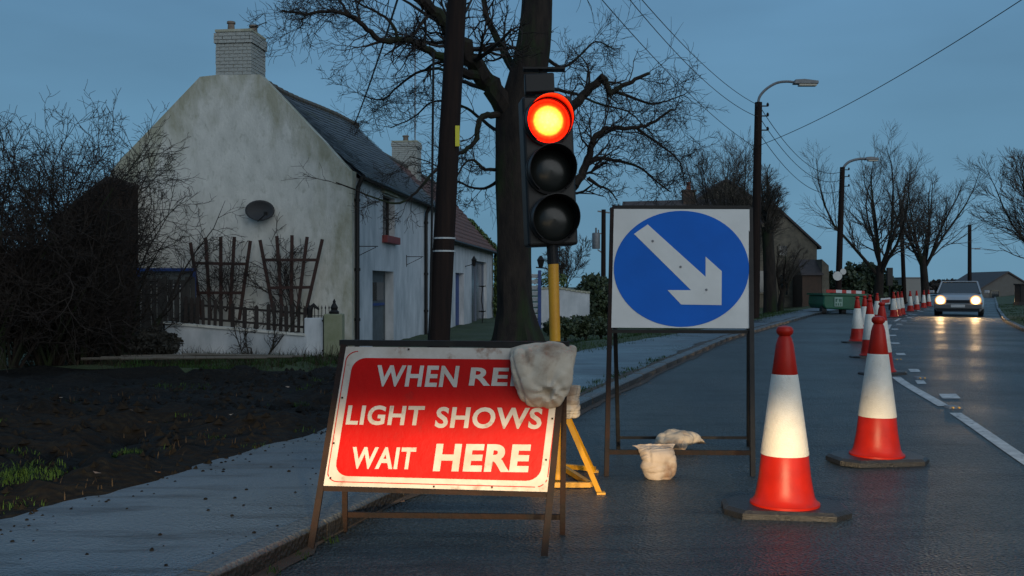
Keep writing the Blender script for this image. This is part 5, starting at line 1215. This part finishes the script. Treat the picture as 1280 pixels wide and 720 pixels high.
# bag slung over the top corner of the red sign
cT = TL.lerp(TR, .885)
bag('sandbag', 'full sandbag slung over the top right corner of the red sign, hiding its D', [(-.045, -.245), (-.085, -.20), (-.095, -.13), (-.085, -.05), (-.035, -.012), (.04, -.008), (.10, -.05), (.12, -.12)], .158, .048, tuple(cT + Vector((.022, 0, -.018))), R(-4), 2, False, widths=[(0, .45), (.1, .66), (.25, .86), (.5, 1.0), (.7, 1.04), (1, .8)], puck=(.025, -.185))
pb_ = Vector(A(707, 503, 4.9))
bag('sandbag', 'smaller sandbag hanging behind the red sign beside the yellow pole', [(0, .03), (-.01, -.03), (-.01, -.09), (0, -.135)], .075, .055, tuple(pb_ + Vector((0, 0, .06))), 0, 3, False)
p = G(822, 600); bag('sandbag', 'pale sandbag on the road in front of the arrow sign, lit warm', [(-.03, .0), (-.04, .06), (-.03, .12), (.0, .165), (.05, .2)], .125, .085, (p[0], p[1] + .04, .01), R(12), 4, False, mat=M('pale_sack', (.46, .38, .31), .9, (.34, .27, .21), 7, 9, .15, 120, c3=(.18, .10, .06), s3=6, t3=(.5, .7), spec=.1), widths=[(0, .72), (.3, .95), (.6, .88), (.85, .98), (1, 1.25)], hem=True)
p = G(850, 572); bag('sandbag', 'grey sandbag slumped over the rear bar of the arrow sign frame', [(-.10, .03), (-.04, .08), (.05, .10), (.12, .09), (.17, .05)], .15, .06, (p[0], p[1] + .2, .01), R(-40), 5, False, widths=[(0, .8), (.5, 1), (1, 1.15)], hem=True)

# ------------------------------------------------------------------ green trailer with barrier board
tD = 42.5
gt = thing('green_trailer', 'green wheeled works trailer parked by the kerb with red and white board on top', 'trailer', tuple(Vector(((1058 - 640) / FOC * tD, tD, 0)))); o = Vector(gt.location)
Q = lambda x, y, d=0: Vector(A(x, y, tD + d)) - o
m = MB(); m.prism([Q(1030, 369), Q(1080, 370), Q(1080, 382), Q(1076, 388), Q(1032, 386), Q(1029, 381)], (0, 2.2, 0)); bevel(m.build('body', mt['green'], gt), .06)
m = MB(); m.prism([Q(1028, 366.5) - Vector((0, .05, 0)), Q(1083, 367.5) - Vector((0, .05, 0)), Q(1083, 370) - Vector((0, .05, 0)), Q(1028, 369) - Vector((0, .05, 0))], (0, 2.3, 0)); m.build('lid', mt['green'], gt)
for x in (1031.5, 1056, 1078):
    m = MB(); p = Q(x, 391); m.tube([p + Vector((-.1, .3, .1)), p + Vector((.1, .3, .1))], .2, 14); m.build('wheel', mt['tyre'], gt)
m = MB(); m.prism([Q(1043, 371.5, -.02), Q(1053, 371.5, -.02), Q(1053, 383, -.02), Q(1043, 383, -.02)], (0, -.02, 0)); pl = m.build('plate', M('pale_green_plate', (.25, .38, .32), .6), gt)
m = MB()
for (xa, ya, xb, yb) in ((1044.5, 373.5, 1046, 377.5), (1044.5, 373.5, 1048, 374.3), (1049, 373.5, 1050.5, 377.5), (1051, 373.5, 1052, 377.5), (1044.5, 379, 1046, 382), (1047.5, 379, 1048.7, 382), (1050.3, 379, 1051.5, 382)):
    m.prism([Q(xa, ya, -.045), Q(xb, ya, -.045), Q(xb, yb, -.045), Q(xa, yb, -.045)], (0, -.004, 0))
m.build('plate_marks', mt['green'], pl)
bb_ = thing('barrier_board', 'red and white striped barrier board lying along the top of the green trailer', 'barrier', tuple(Vector(A(1060, 367, tD)))); o = Vector(bb_.location)
xs = [1033, 1045, 1052.5, 1058, 1064, 1070, 1077, 1081]
for i in range(7):
    m = MB(); ya, yb = 362 + i * .25, 365.8 + i * .25
    m.prism([Q(xs[i], ya), Q(xs[i + 1], ya + .25), Q(xs[i + 1], yb + .25), Q(xs[i], yb)], (0, .05, 0)); m.build('stripe', mt['white_plain'] if i % 2 else mt['cone_red_b'], bb_)
for x in (1040, 1074): m = MB(); m.bar(Q(x, 364, .1), Q(x, 368, .1), .06, .04); m.build('foot', mt['black'], bb_)
# small red and white works sign beyond
wk = thing('small_works_sign', 'small distant red and white works sign between the cone groups', 'road sign', tuple(Vector(A(1108, 388, 46)))); o = Vector(wk.location)
Q2 = lambda x, y, d=0: Vector(A(x, y, 46 + d)) - o
m = MB(); m.prism([Q2(1101, 373), Q2(1113, 372), Q2(1113, 380), Q2(1101, 381)], (0, .04, 0)); m.build('plate', mt['white_plain'], wk)
m = MB(); m.prism([Q2(1102, 375, -.01), Q2(1112, 374, -.01), Q2(1112, 378, -.01), Q2(1102, 379, -.01)], (0, -.02, 0)); m.build('red_band', mt['cone_red_b'], wk)
for x in (1102, 1112.5): m = MB(); m.bar(Q2(x, 376, .05), Q2(x, 388, .05), .05, .05); m.build('leg', mt['black'], wk)
# dark bin-like box and white post on the right bank
dbx = thing('dark_roadside_box', 'dark utility box on the grass bank at the right edge', 'utility box', tuple(Vector(A(1279, 376, 34)))); m = MB(); m.box((0, 0, .25), (.42, .4, .62)); bevel(m.build('cabinet', mt['signal'], dbx), .02)
m = MB(); m.box((0, 0, .58), (.46, .44, .05)); m.build('lid', mt['black'], dbx)
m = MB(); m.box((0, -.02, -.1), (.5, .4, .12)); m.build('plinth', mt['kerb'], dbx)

# ------------------------------------------------------------------ oncoming car
cD_ = 1.23 * FOC / (396 - HY); cxx = (1197.5 - 640) / FOC * cD_
car = thing('oncoming_car', 'silver car driving towards the camera with both headlights blazing', 'car', (cxx, cD_, 0.02), -math.atan2(cxx, cD_) - R(2))
hwid = 28.5 / FOC * cD_
HLM = bpy.data.materials.new('headlight_glow'); HLM.use_nodes = True; _n = HLM.node_tree; _b = _n.nodes['Principled BSDF']
_t = _n.nodes.new('ShaderNodeTexCoord'); _l = _n.nodes.new('ShaderNodeVectorMath'); _l.operation = 'LENGTH'; _n.links.new(_t.outputs['Object'], _l.inputs[0])
_d = _n.nodes.new('ShaderNodeMath'); _d.operation = 'DIVIDE'; _d.inputs[1].default_value = .2; _n.links.new(_l.outputs['Value'], _d.inputs[0])
_r = _n.nodes.new('ShaderNodeValToRGB'); _n.links.new(_d.outputs[0], _r.inputs[0]); _e = _r.color_ramp.elements
_e[0].position = 0; _e[0].color = (1, .8, .5, 1); _e[1].position = 1; _e[1].color = (.02, .009, .003, 1)
_x = _e.new(.45); _x.color = (.9, .6, .27, 1); _x = _e.new(.8); _x.color = (.10, .045, .01, 1)
_n.links.new(_r.outputs[0], _b.inputs['Emission Color']); _b.inputs['Emission Strength'].default_value = 24; _b.inputs['Base Color'].default_value = (.3, .3, .3, 1)
def loft(m, secs):       # secs: list of closed rings of equal length
    base = len(m.v); n = len(secs[0])
    for s_ in secs: m.v.extend(s_)
    for i in range(len(secs) - 1):
        for j in range(n): m.f.append((base + i * n + j, base + i * n + (j + 1) % n, base + (i + 1) * n + (j + 1) % n, base + (i + 1) * n + j)); m.m.append(0)
    m.f.append(tuple(base + j for j in range(n))); m.f.append(tuple(base + (len(secs) - 1) * n + j for j in range(n - 1, -1, -1))); m.m += [0, 0]
def ring(y, w_, zb, zt, tuck=.88):
    pts = [(-w_ * .9, y, zb), (-w_, y, zb + .1), (-w_ * 1.0, y, zb + (zt - zb) * .6), (-w_ * tuck, y, zt - .03), (-w_ * .6, y, zt), (w_ * .6, y, zt), (w_ * tuck, y, zt - .03), (w_, y, zb + (zt - zb) * .6), (w_, y, zb + .1), (w_ * .9, y, zb)]
    return pts
m = MB(); loft(m, [ring(0, hwid * .86, .28, .66), ring(.12, hwid * .95, .2, .76), ring(.5, hwid, .2, .86), ring(1.05, hwid, .2, .94), ring(2.6, hwid, .2, .95), ring(3.6, hwid * .97, .22, .95), ring(3.85, hwid * .9, .3, .85)]); m.build('body', mt['carpaint'], car, smooth=True)
m = MB(); c_ = hwid
loft(m, [[(-c_ * .9, 1.0, .92), (-c_ * .9, 1.0, .93), (c_ * .9, 1.0, .93), (c_ * .9, 1.0, .92)], [(-c_ * .88, 1.02, .92), (-c_ * .72, 1.62, 1.385), (c_ * .72, 1.62, 1.385), (c_ * .88, 1.02, .92)], [(-c_ * .88, 3.0, .92), (-c_ * .72, 2.9, 1.40), (c_ * .72, 2.9, 1.40), (c_ * .88, 3.0, .92)], [(-c_ * .88, 3.6, .92), (-c_ * .74, 3.35, 1.3), (c_ * .74, 3.35, 1.3), (c_ * .88, 3.6, .92)]]); m.build('cabin_glass', mt['glass'], car)
m = MB(); m.box((0, 2.35, 1.41), (c_ * 1.46, 1.5, .05)); bevel(m.build('roof', mt['carpaint'], car), .02)
m = MB()
for sg in (-1, 1): m.bar((sg * c_ * .89, .98, .93), (sg * c_ * .73, 1.6, 1.40), .06, .05)
m.build('windscreen_pillar', mt['carpaint'], car)
m = MB(); m.box((0, -.01, .60), (c_ * .95, .05, .12)); m.build('grille', mt['carblack'], car)
m = MB(); m.box((0, -.04, .40), (c_ * 1.9, .18, .2)); bevel(m.build('bumper', mt['bumper'], car), .04)
m = MB(); m.box((0, -.14, .42), (.52, .015, .11)); m.build('number_plate', mt['plate_white'], car)
m = MB(); m.box((0, 0, .25), (c_ * 1.7, .14, .12)); m.build('lower_intake', mt['carblack'], car)
for sg in (-1, 1):
    m = MB(); m.box((sg * c_ * 1.12, 1.15, .98), (.2, .12, .13)); bevel(m.build('wing_mirror', mt['carpaint'], car), .03)
    for y in (.65, 3.1):
        m = MB(); m.tube([(sg * (c_ - .02), y, .3), (sg * (c_ - .2), y, .3)], .3, 20); wh = m.build('wheel', mt['tyre'], car)
        m = MB(); m.tube([(sg * (c_ - .01), y, .3), (sg * (c_ - .05), y, .3)], .18, 16); m.build('rim', mt['galv'], wh)
    m = MB(); m.lathe([(.001, .07), (.08, .06), (.15, .04), (.215, 0), (.215, -.06)], 24, caps=False); hl = m.build('headlight', HLM, car, smooth=True)
    hl.location = (sg * c_ * .70, -.03, .645); hl.rotation_euler = (R(90), 0, 0)
    m = MB(); m.box((sg * c_ * .9, .06, .52), (.12, .06, .08)); m.build('indicator', mt['orange'], car)
    sl = bpy.data.lights.new('headlight_beam', 'SPOT'); so_ = bpy.data.objects.new('headlight_beam', sl); col.objects.link(so_); so_.parent = car
    sl.energy = 90; sl.color = (1, .62, .28); sl.spot_size = R(70); sl.spot_blend = .6; sl.shadow_soft_size = .08; so_.location = (sg * c_ * .70, -.12, .645); so_.rotation_euler = (R(87), 0, math.pi)

# ------------------------------------------------------------------ dipped headlights of the waiting car, just behind the camera
for sx in (-.62, .62):
    l_ = bpy.data.lights.new('dipped_headlight', 'SPOT'); ob = bpy.data.objects.new('dipped_headlight', l_); col.objects.link(ob)
    ob.location = (sx + .1, -1.2, .98); ob.rotation_euler = (R(90), 0, 0)
    l_.energy = 1550; l_.color = (1, .74, .42); l_.spot_size = R(110); l_.spot_blend = .3; l_.shadow_soft_size = .07
    l_.use_nodes = True; nt = l_.node_tree; em = nt.nodes['Emission']; N = nt.nodes.new; L = nt.links.new
    tc = N('ShaderNodeTexCoord'); sp_ = N('ShaderNodeSeparateXYZ'); L(tc.outputs['Normal'], sp_.inputs[0])
    # beam pattern: sharp dip line a few degrees below level, brightest straight ahead
    mr1 = N('ShaderNodeMapRange'); mr1.interpolation_type = 'SMOOTHSTEP'; mr1.inputs[1].default_value = -.042; mr1.inputs[2].default_value = -.09; mr1.inputs[3].default_value = 0.012; mr1.inputs[4].default_value = 1
    L(sp_.outputs['Y'], mr1.inputs[0])
    mr2 = N('ShaderNodeMapRange'); mr2.interpolation_type = 'SMOOTHSTEP'; mr2.inputs[1].default_value = -.175; mr2.inputs[2].default_value = -.135; mr2.inputs[3].default_value = .02; mr2.inputs[4].default_value = 1
    L(sp_.outputs['Y'], mr2.inputs[0])
    mm1 = N('ShaderNodeMath'); mm1.operation = 'MULTIPLY'; L(mr1.outputs[0], mm1.inputs[0]); L(mr2.outputs[0], mm1.inputs[1]); L(mm1.outputs[0], em.inputs['Strength'])
